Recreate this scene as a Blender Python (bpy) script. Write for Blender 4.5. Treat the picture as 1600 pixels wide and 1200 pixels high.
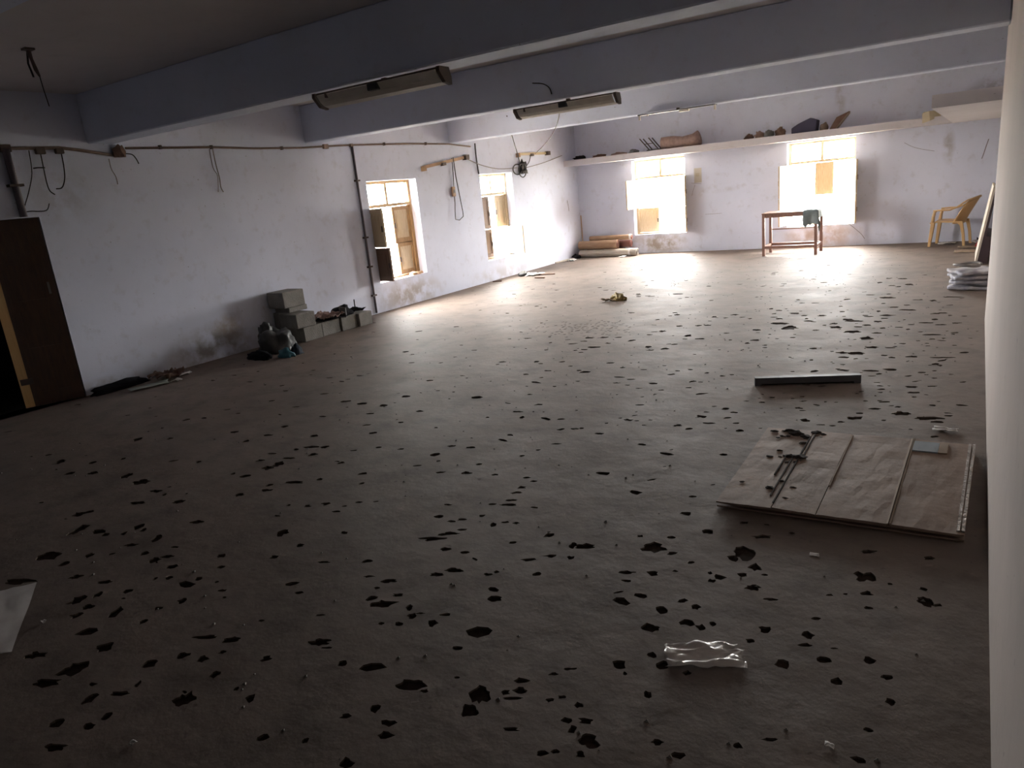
import bpy, bmesh, math, random
from mathutils import Vector, Matrix, noise
from mathutils.geometry import delaunay_2d_cdt

for o in list(bpy.data.objects):
    bpy.data.objects.remove(o, do_unlink=True)
SC = bpy.context.scene
COL = SC.collection
R = math.radians

# ------------------------------------------------------------------ camera
EYE = Vector((0.0, 0.0, 1.7))
FPX, YAW, PITCH, ROLL = 1108.52, 0.5894, 0.2666, 0.0996
_cy, _sy, _cp, _sp = math.cos(YAW), math.sin(YAW), math.cos(PITCH), math.sin(PITCH)
_f = Vector((-_sy * _cp, _cy * _cp, -_sp))
_r = Vector((_cy, _sy, 0.0))
_d = _f.cross(_r)
_c, _s = math.cos(ROLL), math.sin(ROLL)
CR, CD, CF = _c * _r + _s * _d, -_s * _r + _c * _d, _f
cam_data = bpy.data.cameras.new('camera')
cam = bpy.data.objects.new('camera', cam_data)
COL.objects.link(cam)
m3 = Matrix((CR, -CD, -CF)).transposed()
cam.matrix_world = Matrix.Translation(EYE) @ m3.to_4x4()
cam_data.sensor_fit = 'HORIZONTAL'
cam_data.sensor_width = 36.0
cam_data.lens = FPX / 1600.0 * 36.0
cam_data.clip_start = 0.02
cam_data.clip_end = 2000
SC.camera = cam

# ------------------------------------------------------------------ sky and exposure
SKY = 30.0
world = bpy.data.worlds.new('hazy_sky')
SC.world = world
world.use_nodes = True
bg = world.node_tree.nodes['Background']
bg.inputs[0].default_value = (1.0, 0.985, 0.965, 1)
bg.inputs[1].default_value = SKY
SC.view_settings.view_transform = 'Standard'
SC.view_settings.look = 'None'
SC.view_settings.gamma = 1.0
SC.view_settings.use_curve_mapping = False
SC.view_settings.exposure = 1.97
SC.cycles.max_bounces = 10
SC.cycles.diffuse_bounces = 8
SC.cycles.sample_clamp_indirect = 0.0

# room measures (metres): camera stands at x=0, y=0
WL, WT = 7.95, 0.25          # inner face of left wall at x=-WL, wall thickness
DB = 15.495                  # inner face of back wall
XP, YP = 0.133, 8.36         # face of the thick right wall and where it ends
XR = 0.42                    # right wall beyond that
YN = -8.0                    # wall behind the camera
ZB, ZC = 2.59, 3.08          # underside of beams, ceiling
# openings: (start, end, bottom, top)
LW = [(8.42, 9.61, 0.46, 2.03), (11.50, 12.63, 0.40, 2.03)]
BW = [(-6.57, -5.36, 0.42, 2.045), (-3.25, -2.01, 0.42, 2.04)]
DOOR = (2.74, 3.66, 0.0, 1.89)

def portal(name, loc, rot, sx, sy):
    l = bpy.data.lights.new(name, 'AREA')
    l.shape = 'RECTANGLE'; l.size = sx; l.size_y = sy
    l.cycles.is_portal = True
    o = bpy.data.objects.new(name, l)
    o.location = loc; o.rotation_euler = rot
    COL.objects.link(o)
for a, b, z0, z1 in LW:
    portal('window_sky_portal', (-WL - WT - 0.01, (a + b) / 2, (z0 + z1) / 2), (R(90), 0, R(-90)), b - a, z1 - z0)
for a, b, z0, z1 in BW:
    portal('window_sky_portal', ((a + b) / 2, DB + WT + 0.01, (z0 + z1) / 2), (R(-90), 0, 0), b - a, z1 - z0)

def at(x, y, X=None, Y=None, Z=None):
    """point of the place seen at picture position x, y on a known plane"""
    d = CR * ((x - 800) / FPX) + CD * ((y - 600) / FPX) + CF
    if X is not None: t = X / d.x
    elif Y is not None: t = Y / d.y
    else: t = (Z - EYE.z) / d.z
    return EYE + d * t
def lw(x, y, off=0.0): return at(x, y, X=-WL + off)
def bw(x, y, off=0.0): return at(x, y, Y=DB - off)
def fl(x, y, z=0.0): return at(x, y, Z=z)

# ------------------------------------------------------------------ materials
MATS = {}
def mat(name, col, rough=0.7, col2=None, scale=6.0, amt=0.5, bump=0.0, bscale=40.0, metal=0.0, spec=0.4, stretch=(1, 1, 1), detail=6):
    if name in MATS: return MATS[name]
    m = bpy.data.materials.new(name); m.use_nodes = True
    nt = m.node_tree; N = nt.nodes; L = nt.links
    b = N['Principled BSDF']
    b.inputs['Roughness'].default_value = rough
    b.inputs['Metallic'].default_value = metal
    b.inputs['Specular IOR Level'].default_value = spec
    tc = N.new('ShaderNodeTexCoord'); mp = N.new('ShaderNodeMapping')
    mp.inputs['Scale'].default_value = stretch
    L.new(tc.outputs['Object'], mp.inputs['Vector'])
    n1 = N.new('ShaderNodeTexNoise'); n1.inputs['Scale'].default_value = scale; n1.inputs['Detail'].default_value = detail
    L.new(mp.outputs[0], n1.inputs['Vector'])
    ramp = N.new('ShaderNodeValToRGB')
    ramp.color_ramp.elements[0].position = 0.5 - 0.28; ramp.color_ramp.elements[1].position = 0.5 + 0.28
    L.new(n1.outputs['Fac'], ramp.inputs[0])
    c2 = col2 or tuple(c * (1 - 0.35 * amt) for c in col)
    ramp.color_ramp.elements[0].color = (*c2, 1); ramp.color_ramp.elements[1].color = (*col, 1)
    L.new(ramp.outputs[0], b.inputs['Base Color'])
    if bump:
        n2 = N.new('ShaderNodeTexNoise'); n2.inputs['Scale'].default_value = bscale; n2.inputs['Detail'].default_value = 5
        L.new(mp.outputs[0], n2.inputs['Vector'])
        bp = N.new('ShaderNodeBump'); bp.inputs['Strength'].default_value = bump; bp.inputs['Distance'].default_value = 0.01
        L.new(n2.outputs['Fac'], bp.inputs['Height']); L.new(bp.outputs[0], b.inputs['Normal'])
    MATS[name] = m
    return m

def plaster(name, col, stain, spots=(), rough=0.85, dirt=0.35):
    """painted plaster: slow blotches, small scuffs and local damp stains or painted shade at the given places"""
    m = bpy.data.materials.new(name); m.use_nodes = True
    nt = m.node_tree; N = nt.nodes; L = nt.links
    b = N['Principled BSDF']; b.inputs['Roughness'].default_value = rough; b.inputs['Specular IOR Level'].default_value = 0.25
    tc = N.new('ShaderNodeTexCoord')
    def nz(scale, det, lo, hi, src=None):
        n = N.new('ShaderNodeTexNoise'); n.inputs['Scale'].default_value = scale; n.inputs['Detail'].default_value = det
        n.inputs['Roughness'].default_value = 0.6
        L.new(tc.outputs['Object'], n.inputs['Vector'])
        r = N.new('ShaderNodeMapRange'); r.inputs[1].default_value = lo; r.inputs[2].default_value = hi
        L.new(n.outputs['Fac'], r.inputs[0]); return r.outputs[0]
    def mixc(fac, a, c):
        x = N.new('ShaderNodeMix'); x.data_type = 'RGBA'
        if isinstance(fac, float): x.inputs[0].default_value = fac
        else: L.new(fac, x.inputs[0])
        for i, v in ((6, a), (7, c)):
            if isinstance(v, tuple): x.inputs[i].default_value = (*v, 1)
            else: L.new(v, x.inputs[i])
        return x.outputs[2]
    def mul(a, c):
        x = N.new('ShaderNodeMath'); x.operation = 'MULTIPLY'
        for i, v in ((0, a), (1, c)):
            if isinstance(v, float): x.inputs[i].default_value = v
            else: L.new(v, x.inputs[i])
        return x.outputs[0]
    c = mixc(mul(nz(0.9, 4, 0.35, 0.7), 0.7), col, tuple(k * 0.86 for k in col))
    c = mixc(mul(nz(7, 8, 0.56, 0.75), dirt), c, stain)
    c = mixc(mul(nz(26, 3, 0.70, 0.76), 0.6), c, tuple(k * 0.55 for k in stain))
    for (p, rx, ry, rz, k, sc) in spots:
        mp = N.new('ShaderNodeVectorMath'); mp.operation = 'SUBTRACT'; mp.inputs[1].default_value = p
        L.new(tc.outputs['Object'], mp.inputs[0])
        dv = N.new('ShaderNodeVectorMath'); dv.operation = 'DIVIDE'; dv.inputs[1].default_value = (rx, ry, rz)
        L.new(mp.outputs[0], dv.inputs[0])
        ln = N.new('ShaderNodeVectorMath'); ln.operation = 'LENGTH'; L.new(dv.outputs[0], ln.inputs[0])
        r = N.new('ShaderNodeMapRange'); r.inputs[1].default_value = 1.0; r.inputs[2].default_value = 0.3
        L.new(ln.outputs['Value'], r.inputs[0])
        c = mixc(mul(mul(r.outputs[0], nz(5, 8, 0.38, 0.58)), k), c, sc)
    L.new(c, b.inputs['Base Color'])
    n2 = N.new('ShaderNodeTexNoise'); n2.inputs['Scale'].default_value = 9; n2.inputs['Detail'].default_value = 8
    L.new(tc.outputs['Object'], n2.inputs['Vector'])
    bp = N.new('ShaderNodeBump'); bp.inputs['Strength'].default_value = 0.14; bp.inputs['Distance'].default_value = 0.02
    L.new(n2.outputs['Fac'], bp.inputs['Height']); L.new(bp.outputs[0], b.inputs['Normal'])
    MATS[name] = m
    return m

LAV = (0.645, 0.68, 0.80)
DIRT_SHADE = (0.36, 0.34, 0.35)
TAN = (0.30, 0.25, 0.20)
M_LEFT = plaster('lavender_plaster_left', LAV, DIRT_SHADE, [
    ((-WL, 5.3, 0.15), 1, 0.75, 0.33, 0.9, (0.27, 0.25, 0.25)), ((-WL, 5.55, 0.36), 1, 0.28, 0.2, 0.8, (0.33, 0.27, 0.22)),
    ((-WL, 9.1, 0.15), 1, 1.0, 0.34, 0.75, TAN), ((-WL, 3.9, 0.05), 1, 0.5, 0.12, 0.8, DIRT_SHADE), ((-WL, 6.2, 0.4), 1, 0.3, 0.4, 0.5, DIRT_SHADE),  # spot beside the block stack paints the blocks' shadow on the wall
    ((-WL, 12.0, 0.1), 1, 1.5, 0.2, 0.4, TAN), ((-WL, 3.9, 2.1), 1, 0.5, 0.45, 0.4, DIRT_SHADE)])
M_BACK = plaster('lavender_plaster_back', LAV, DIRT_SHADE, [
    ((-6.0, DB, 0.2), 0.75, 1, 0.3, 0.9, TAN), ((-2.6, DB, 0.2), 0.9, 1, 0.3, 0.7, (0.42, 0.31, 0.25)),
    ((-2.3, DB, 2.75), 0.12, 1, 0.5, 0.6, DIRT_SHADE), ((-0.5, DB, 1.7), 0.12, 1, 0.35, 0.7, DIRT_SHADE), ((-4.6, DB, 1.3), 0.5, 1, 0.12, 0.5, DIRT_SHADE),
    ((0.1, DB, 2.5), 0.5, 1, 0.3, 0.7, (0.22, 0.19, 0.22))])
M_BEAM = plaster('lavender_beam_paint', (0.60, 0.645, 0.78), DIRT_SHADE, dirt=0.2)
M_CEIL = plaster('ceiling_whitewash', (0.60, 0.57, 0.58), DIRT_SHADE, dirt=0.2)
M_RIGHT = plaster('cream_plaster_right', (0.44, 0.39, 0.36), (0.33, 0.29, 0.265), dirt=0.4)
M_LOFT = plaster('loft_whitewash', (0.62, 0.60, 0.63), DIRT_SHADE, dirt=0.3)
M_WOOD = mat('window_wood', (0.46, 0.29, 0.13), 0.55, (0.24, 0.135, 0.06), 14, bump=0.3, stretch=(6, 6, 0.7))
M_WOODL = mat('pale_lit_window_wood', (0.60, 0.49, 0.33), 0.55, (0.46, 0.34, 0.20), 12, bump=0.3, stretch=(6, 6, 0.7))  # pale wood; its tone also stands for light on a shaded leaf
M_WOODSH = mat('shaded_shutter_wood', (0.22, 0.135, 0.085), 0.6, (0.12, 0.07, 0.045), 12, bump=0.3, stretch=(6, 6, 0.7))  # same wood with the shade of backlit leaves put into its colour
M_DOOR = mat('brown_door_paint', (0.085, 0.045, 0.025), 0.6, (0.05, 0.028, 0.018), 8, bump=0.2, stretch=(5, 5, 0.8))
M_EDGE = mat('raw_door_edge_wood', (0.80, 0.52, 0.22), 0.6, (0.66, 0.40, 0.15), 10, stretch=(5, 5, 0.7))
M_IRON = mat('rusty_iron', (0.10, 0.065, 0.05), 0.6, (0.05, 0.04, 0.035), 20)
M_BLACK = mat('black_plastic', (0.016, 0.016, 0.018), 0.45)
M_WIRE = mat('wire_black', (0.012, 0.011, 0.011), 0.6)
M_WIREG = mat('wire_grey', (0.20, 0.18, 0.17), 0.6)
M_COND = mat('conduit_brown', (0.25, 0.17, 0.13), 0.6, (0.14, 0.10, 0.08), 9)
M_PIPE = mat('pipe_grey', (0.13, 0.11, 0.125), 0.5, (0.09, 0.08, 0.09), 9)
M_WHITE = mat('white_enamel', (0.64, 0.60, 0.54), 0.30, (0.52, 0.48, 0.42), 9, metal=0.0, spec=0.5)
M_BATTEN = mat('batten_wood', (0.46, 0.31, 0.19), 0.65, (0.30, 0.18, 0.11), 10)
M_BLOCK = mat('cement_block', (0.29, 0.275, 0.25), 0.95, (0.19, 0.18, 0.165), 9, bump=0.8, bscale=60)
M_PAPER = mat('paper_white', (0.72, 0.70, 0.68), 0.8, (0.58, 0.55, 0.53), 12)
M_CLOTHB = mat('cloth_brown', (0.20, 0.12, 0.085), 0.9, (0.11, 0.065, 0.05), 14)
M_CLOTHP = mat('cloth_pinkish', (0.38, 0.27, 0.235), 0.9, (0.22, 0.15, 0.13), 16)
M_CLOTHD = mat('cloth_dark', (0.016, 0.015, 0.018), 0.9, (0.01, 0.01, 0.012), 14, spec=0.1)
M_CLOTHG = mat('cloth_grey', (0.20, 0.20, 0.20), 0.9, (0.12, 0.12, 0.12), 12)
M_DRAPE = mat('cloth_greygreen', (0.20, 0.235, 0.235), 0.9, (0.13, 0.155, 0.155), 12)
M_CRACK = mat('plaster_crack', (0.24, 0.22, 0.24), 0.9)
M_CYAN = mat('cloth_cyan', (0.05, 0.19, 0.24), 0.7, (0.03, 0.10, 0.14), 14)
M_RED = mat('red_cloth', (0.30, 0.03, 0.03), 0.8)
M_BAG = mat('grey_plastic_film', (0.10, 0.10, 0.098), 0.5, (0.045, 0.046, 0.045), 8, spec=0.25, bump=0.4, bscale=18)
M_CARD = mat('cardboard', (0.33, 0.24, 0.185), 0.65, (0.20, 0.138, 0.105), 3.2, bump=0.3, bscale=12, spec=0.2, detail=10)
M_CARDL = mat('pale_cardboard', (0.34, 0.26, 0.19), 0.8, (0.24, 0.18, 0.13), 5)
M_TAPE = mat('clear_tape', (0.42, 0.38, 0.34), 0.2, (0.30, 0.27, 0.24), 30, spec=0.9, bump=0.8, bscale=35)
M_LABEL = mat('blue_label', (0.235, 0.27, 0.30), 0.7)
M_LABELY = mat('tan_label', (0.27, 0.185, 0.115), 0.7)
M_STEEL = mat('dark_steel', (0.085, 0.085, 0.095), 0.55, (0.06, 0.055, 0.06), 12)
M_TABLE = mat('table_wood', (0.24, 0.125, 0.09), 0.5, (0.15, 0.075, 0.055), 12, stretch=(5, 5, 1))
M_CHAIR = mat('tan_plastic', (0.56, 0.36, 0.17), 0.4, (0.50, 0.31, 0.14), 4, spec=0.5)
M_BOARDW = mat('board_edge_white', (0.60, 0.53, 0.43), 0.7)
M_BOARDD = mat('board_face_dark', (0.06, 0.04, 0.045), 0.6)
M_SACK = mat('sack_white_blue', (0.66, 0.63, 0.63), 0.8, (0.13, 0.13, 0.19), 7)
M_MAT1 = mat('mat_straw', (0.42, 0.29, 0.18), 0.85, (0.26, 0.15, 0.10), 10, stretch=(0.6, 5, 5))
M_MAT2 = mat('mat_maroon', (0.20, 0.085, 0.07), 0.85, (0.12, 0.05, 0.045), 12)
M_MAT3 = mat('mat_pale', (0.52, 0.47, 0.40), 0.85, (0.36, 0.31, 0.26), 10, stretch=(0.6, 5, 5))
M_NAVY = mat('navy_box', (0.055, 0.05, 0.09), 0.7)
M_SOIL = mat('soil_crumbs', (0.045, 0.033, 0.027), 0.95, (0.025, 0.018, 0.015), 60)
M_YEL = mat('yellow_wrapper', (0.38, 0.30, 0.11), 0.5, (0.17, 0.11, 0.055), 25)
M_NOTE = mat('old_notice', (0.56, 0.53, 0.47), 0.8)
M_GROUND = mat('outside_ground', (0.36, 0.33, 0.28), 0.95)
M_DARKBOX = mat('dark_door_box', (0.05, 0.045, 0.045), 0.9)

def glassy(name, tint, gloss):
    m = bpy.data.materials.new(name); m.use_nodes = True
    N = m.node_tree.nodes; L = m.node_tree.links
    N.remove(N['Principled BSDF'])
    t = N.new('ShaderNodeBsdfTransparent'); t.inputs[0].default_value = (*tint, 1)
    g = N.new('ShaderNodeBsdfGlossy'); g.inputs['Roughness'].default_value = 0.08
    x = N.new('ShaderNodeMixShader'); x.inputs[0].default_value = gloss
    L.new(t.outputs[0], x.inputs[1]); L.new(g.outputs[0], x.inputs[2])
    L.new(x.outputs[0], N['Material Output'].inputs[0])
    MATS[name] = m
    return m
M_GLASS = glassy('window_glass', (0.92, 0.94, 0.93), 0.07)

def film_mat():
    m = bpy.data.materials.new('clear_film'); m.use_nodes = True
    N = m.node_tree.nodes; L = m.node_tree.links
    b = N['Principled BSDF']; b.inputs['Base Color'].default_value = (0.75, 0.70, 0.66, 1); b.inputs['Roughness'].default_value = 0.25
    b.inputs['Specular IOR Level'].default_value = 0.8
    t = N.new('ShaderNodeBsdfTransparent')
    x = N.new('ShaderNodeMixShader'); x.inputs[0].default_value = 0.8
    L.new(t.outputs[0], x.inputs[1]); L.new(b.outputs[0], x.inputs[2])
    L.new(x.outputs[0], N['Material Output'].inputs[0])
    return m
M_FILM = film_mat()

# ------------------------------------------------------------------ mesh helpers
class MB:
    def __init__(s): s.v = []; s.f = []
    def quad(s, a, b, c, d):
        i = len(s.v); s.v += [tuple(a), tuple(b), tuple(c), tuple(d)]; s.f.append((i, i + 1, i + 2, i + 3)); return s
    def hexa(s, p):
        """8 corners: bottom ring then top ring"""
        i = len(s.v); s.v += [tuple(q) for q in p]
        for q in ((3, 2, 1, 0), (4, 5, 6, 7), (0, 1, 5, 4), (1, 2, 6, 5), (2, 3, 7, 6), (3, 0, 4, 7)):
            s.f.append(tuple(i + k for k in q))
        return s
    def box(s, x0, x1, y0, y1, z0, z1, M=None):
        p = [(x0, y0, z0), (x1, y0, z0), (x1, y1, z0), (x0, y1, z0), (x0, y0, z1), (x1, y0, z1), (x1, y1, z1), (x0, y1, z1)]
        if M is not None: p = [M @ Vector(q) for q in p]
        return s.hexa(p)
    def tube(s, path, r, seg=8, cap=True, flat=1.0):
        P = [Vector(p) for p in path]; n = len(P)
        rr = r if isinstance(r, (list, tuple)) else [r] * n
        i0 = len(s.v); up = None
        for k in range(n):
            t = (P[min(k + 1, n - 1)] - P[max(k - 1, 0)]).normalized()
            if up is None:
                up = Vector((0, 0, 1)) if abs(t.z) < 0.9 else Vector((1, 0, 0))
            a = t.cross(up)
            if a.length < 1e-4: a = t.cross(Vector((0, 1, 0)))
            a.normalize(); b = a.cross(t).normalized(); up = b
            for j in range(seg):
                w = 2 * math.pi * j / seg
                s.v.append(tuple(P[k] + a * (math.cos(w) * rr[k]) + b * (math.sin(w) * rr[k] * flat)))
        for k in range(n - 1):
            for j in range(seg):
                j2 = (j + 1) % seg
                s.f.append((i0 + k * seg + j, i0 + (k + 1) * seg + j, i0 + (k + 1) * seg + j2, i0 + k * seg + j2))
        if cap:
            s.f.append(tuple(i0 + j for j in range(seg)))
            s.f.append(tuple(i0 + (n - 1) * seg + j for j in reversed(range(seg))))
        return s
    def prism(s, poly, ext):
        n = len(poly); i = len(s.v); e = Vector(ext)
        s.v += [tuple(p) for p in poly] + [tuple(Vector(p) + e) for p in poly]
        s.f.append(tuple(i + k for k in reversed(range(n)))); s.f.append(tuple(i + n + k for k in range(n)))
        for k in range(n):
            q = (k + 1) % n; s.f.append((i + k, i + q, i + n + q, i + n + k))
        return s
    def build(s, name, material, parent=None, smooth=False, loc=None, bevel=0.0, rot=None):
        me = bpy.data.meshes.new(name); me.from_pydata(s.v, [], s.f); 
        bm = bmesh.new(); bm.from_mesh(me); bmesh.ops.recalc_face_normals(bm, faces=bm.faces)
        if bevel:
            bmesh.ops.bevel(bm, geom=list(bm.edges), offset=bevel, segments=1, affect='EDGES', clamp_overlap=True)
        bm.to_mesh(me); bm.free()
        for mm in (material if isinstance(material, list) else [material]): me.materials.append(mm)
        if smooth:
            for p in me.polygons: p.use_smooth = True
        o = bpy.data.objects.new(name, me); COL.objects.link(o)
        if parent is not None: o.parent = parent
        if loc is not None: o.location = loc
        if rot is not None: o.rotation_euler = rot
        return o

def tag(o, label, cat, group=None, kind=None):
    o['label'] = label; o['category'] = cat
    if group: o['group'] = group
    o['kind'] = kind or 'thing'
    return o
def empty(name, loc, rz=0.0):
    o = bpy.data.objects.new(name, None); o.empty_display_size = 0.1
    o.location = loc; o.rotation_euler = (0, 0, rz); COL.objects.link(o); return o

def sheet(w, d, h, seed, n=14, folds=3.0, curl=0.0, thick=0.004):
    """a crumpled sheet lying around the origin, lowest point at z=0, real thickness"""
    rnd = random.Random(seed); off = Vector((rnd.random() * 90, rnd.random() * 90, rnd.random() * 90))
    top = []
    for j in range(n + 1):
        for i in range(n + 1):
            u, v = i / n - 0.5, j / n - 0.5
            e = 1 + 0.22 * noise.noise(Vector((u * 2.2, v * 2.2, 1)) + off)
            q = Vector((u * folds, v * folds, 0)) + off
            z = h * (0.5 + 0.5 * noise.noise(q) + 0.35 * noise.noise(q * 2.3)) + curl * (u * u + v * v)
            x = u * w * e + 0.1 * w * noise.noise(q * 1.3 + Vector((7, 0, 0)))
            y = v * d * e + 0.1 * d * noise.noise(q * 1.3 + Vector((0, 7, 0)))
            top.append([x, y, z])
    zm = min(p[2] for p in top)
    for p in top: p[2] -= zm
    m = MB(); k = n + 1
    m.v = [(p[0], p[1], p[2] + thick) for p in top] + [tuple(p) for p in top]
    N0 = k * k
    for j in range(n):
        for i in range(n):
            a = j * k + i
            m.f.append((a, a + 1, a + k + 1, a + k)); m.f.append((N0 + a, N0 + a + k, N0 + a + k + 1, N0 + a + 1))
    for i in range(n):
        a, b = i, i + 1; m.f.append((a, N0 + a, N0 + b, b))
        a, b = n * k + i, n * k + i + 1; m.f.append((a, b, N0 + b, N0 + a))
        a, b = i * k, (i + 1) * k; m.f.append((a, b, N0 + b, N0 + a))
        a, b = i * k + n, (i + 1) * k + n; m.f.append((a, N0 + a, N0 + b, b))
    return m

def lump(rx, ry, rz, seed, rough=0.35, freq=1.6, sub=3, flatten=0.25):
    """an uneven soft lump with a flat underside at z=0"""
    rnd = random.Random(seed); off = Vector((rnd.random() * 90, rnd.random() * 90, rnd.random() * 90))
    bm = bmesh.new(); bmesh.ops.create_icosphere(bm, subdivisions=sub, radius=1.0)
    m = MB()
    for v in bm.verts:
        c = v.co.normalized()
        k = 1 + rough * (noise.noise(c * freq + off) + 0.5 * noise.noise(c * freq * 2.4 + off) + 0.3 * abs(noise.noise(c * freq * 5 + off)))
        p = c * k
        z = max(p.z, -flatten) + flatten
        m.v.append((p.x * rx, p.y * ry, z / (1 + flatten) * rz))
    for f in bm.faces: m.f.append(tuple(v.index for v in f.verts))
    bm.free()
    return m

def wall_mesh(name, u0, u1, z0, z1, t, holes, place, material):
    """a wall of thickness t with real openings; place(u, v, z) maps to the room, v=0 inner face"""
    us = sorted({u0, u1, *[h[0] for h in holes], *[h[1] for h in holes]})
    zs = sorted({z0, z1, *[h[2] for h in holes if h[2] > z0], *[h[3] for h in holes]})
    def solid(i, j):
        if i < 0 or j < 0 or i >= len(us) - 1 or j >= len(zs) - 1: return False
        cu, cz = (us[i] + us[i + 1]) / 2, (zs[j] + zs[j + 1]) / 2
        return not any(h[0] < cu < h[1] and h[2] < cz < h[3] for h in holes)
    m = MB()
    for i in range(len(us) - 1):
        for j in range(len(zs) - 1):
            if not solid(i, j): continue
            a, b, c, d = us[i], us[i + 1], zs[j], zs[j + 1]
            m.quad(place(a, 0, c), place(b, 0, c), place(b, 0, d), place(a, 0, d))
            m.quad(place(a, t, c), place(a, t, d), place(b, t, d), place(b, t, c))
            if not solid(i - 1, j): m.quad(place(a, 0, c), place(a, 0, d), place(a, t, d), place(a, t, c))
            if not solid(i + 1, j): m.quad(place(b, 0, c), place(b, t, c), place(b, t, d), place(b, 0, d))
            if not solid(i, j - 1): m.quad(place(a, 0, c), place(a, t, c), place(b, t, c), place(b, 0, c))
            if not solid(i, j + 1): m.quad(place(a, 0, d), place(b, 0, d), place(b, t, d), place(a, t, d))
    o = m.build(name, material)
    bm = bmesh.new(); bm.from_mesh(o.data); bmesh.ops.remove_doubles(bm, verts=bm.verts, dist=1e-5)
    bmesh.ops.recalc_face_normals(bm, faces=bm.faces); bm.to_mesh(o.data); bm.free()
    return o

# ================================================================== the setting
# ---- floor: worn screed with chipped pits, each pit a real recess
PITS_A = (1150, 380, 3.902, "355,428,60,8 265,460,40,8 270,490,120,12 330,515,110,22 215,400,30,6 380,345,30,5 125,528,50,10 85,460,25,6 430,460,25,8 235,430,25,6 525,442,50,8 415,442,40,6 345,575,35,6 115,592,60,8 65,610,35,8 175,622,30,5 175,636,35,5 470,642,45,9 460,712,25,8 330,695,20,5 205,556,20,5 490,530,40,6 610,513,70,14 600,490,40,10 540,500,30,5 680,465,70,10 720,475,120,10 650,417,30,8 640,385,30,6 710,540,100,14 800,580,85,16 795,500,60,8 865,478,50,10 895,518,35,8 860,547,65,8 870,415,30,8 920,440,90,10 905,458,45,6 790,440,35,6 900,367,30,6 920,332,100,10 965,390,65,8 1050,407,110,8 1045,378,40,6 1125,345,30,5 1200,350,45,8 1325,328,105,6 1015,217,55,6 1060,253,45,10 990,265,35,6 950,258,45,5 875,240,30,8 930,215,35,6 1215,465,40,10 1160,485,90,8 1250,497,65,6 1340,487,45,6 1260,425,70,6 1305,440,25,6 995,513,50,6 1050,525,30,8 1195,558,120,8 1195,585,45,8 1165,610,30,5 1110,595,25,5 1325,555,25,5 1265,580,20,8 830,635,80,14 650,668,80,12 730,672,100,20 585,660,25,6 1070,692,70,10 1250,697,135,8 950,697,50,8 905,685,50,8 970,630,30,5 1015,612,40,6 795,703,30,4 650,740,30,5 820,778,100,10 345,782,30,5 830,810,50,5 1245,745,30,12 1310,800,30,4 1210,778,30,6 1160,802,30,5 1210,823,35,6 1195,872,60,6 1070,875,75,10 1070,910,50,8 1085,937,35,8 880,910,30,6 860,850,40,4 735,916,25,4 875,960,35,5 850,930,15,5 790,962,30,5 220,940,45,6 405,935,30,6 345,947,25,5 415,962,45,6 160,970,40,8 65,962,35,5 545,967,20,6 610,970,30,4 380,1005,45,12 405,1020,40,6 845,1010,75,12 1010,1038,110,22 985,998,35,8 1200,988,40,12 1175,1068,180,20 1295,1052,55,10 725,1065,110,18 755,1037,50,10 640,1090,45,10 590,1113,45,8 515,1107,55,6 420,1080,55,18 900,1080,30,8 25,1142,50,16 150,1128,20,4")
PITS_B = (780, 380, 4.0, "870,318,30,6 1115,318,60,6 825,435,40,5 990,478,25,6 1110,447,35,8 1070,455,25,5 1345,460,30,8 1475,447,45,8 1415,467,30,5 1125,518,40,7 1245,515,40,8 1300,513,50,6 1020,550,40,10 940,572,45,6 1180,578,45,14 1255,597,60,8 1420,562,35,5 1445,605,25,5 560,592,55,8 655,590,50,8 590,650,75,9 680,625,35,6 530,612,40,5 315,585,20,5 175,595,50,5 65,598,25,5 930,648,40,14 940,668,45,6 1035,660,55,10 320,622,20,6 295,667,25,5 475,670,25,5 510,682,30,5 235,740,30,10 260,752,30,5 445,768,25,5 500,795,30,7 305,797,45,6 770,778,35,5 345,895,25,6 490,863,25,5 730,873,45,5 800,887,40,4 960,877,55,10 1010,918,40,6 900,790,40,4 1115,798,30,6 1195,790,35,6 1300,810,30,8 1395,830,40,8 1455,822,30,5 1185,903,40,6 1260,868,35,5 190,945,30,6 115,1053,65,8 145,1088,30,14 385,1100,45,8 805,1105,60,12 755,1093,25,5 860,1110,30,6 905,1137,30,6 945,1105,25,5 1115,1140,55,14 1185,1160,50,12 470,1160,50,10 515,1157,30,10 625,1190,60,10 1315,1125,75,10 1415,1035,55,12 1470,1058,50,10 1345,1020,35,6 1480,1125,50,10 1295,1055,40,6 1275,1090,30,5 670,1125,20,5 20,742,40,6")
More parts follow.
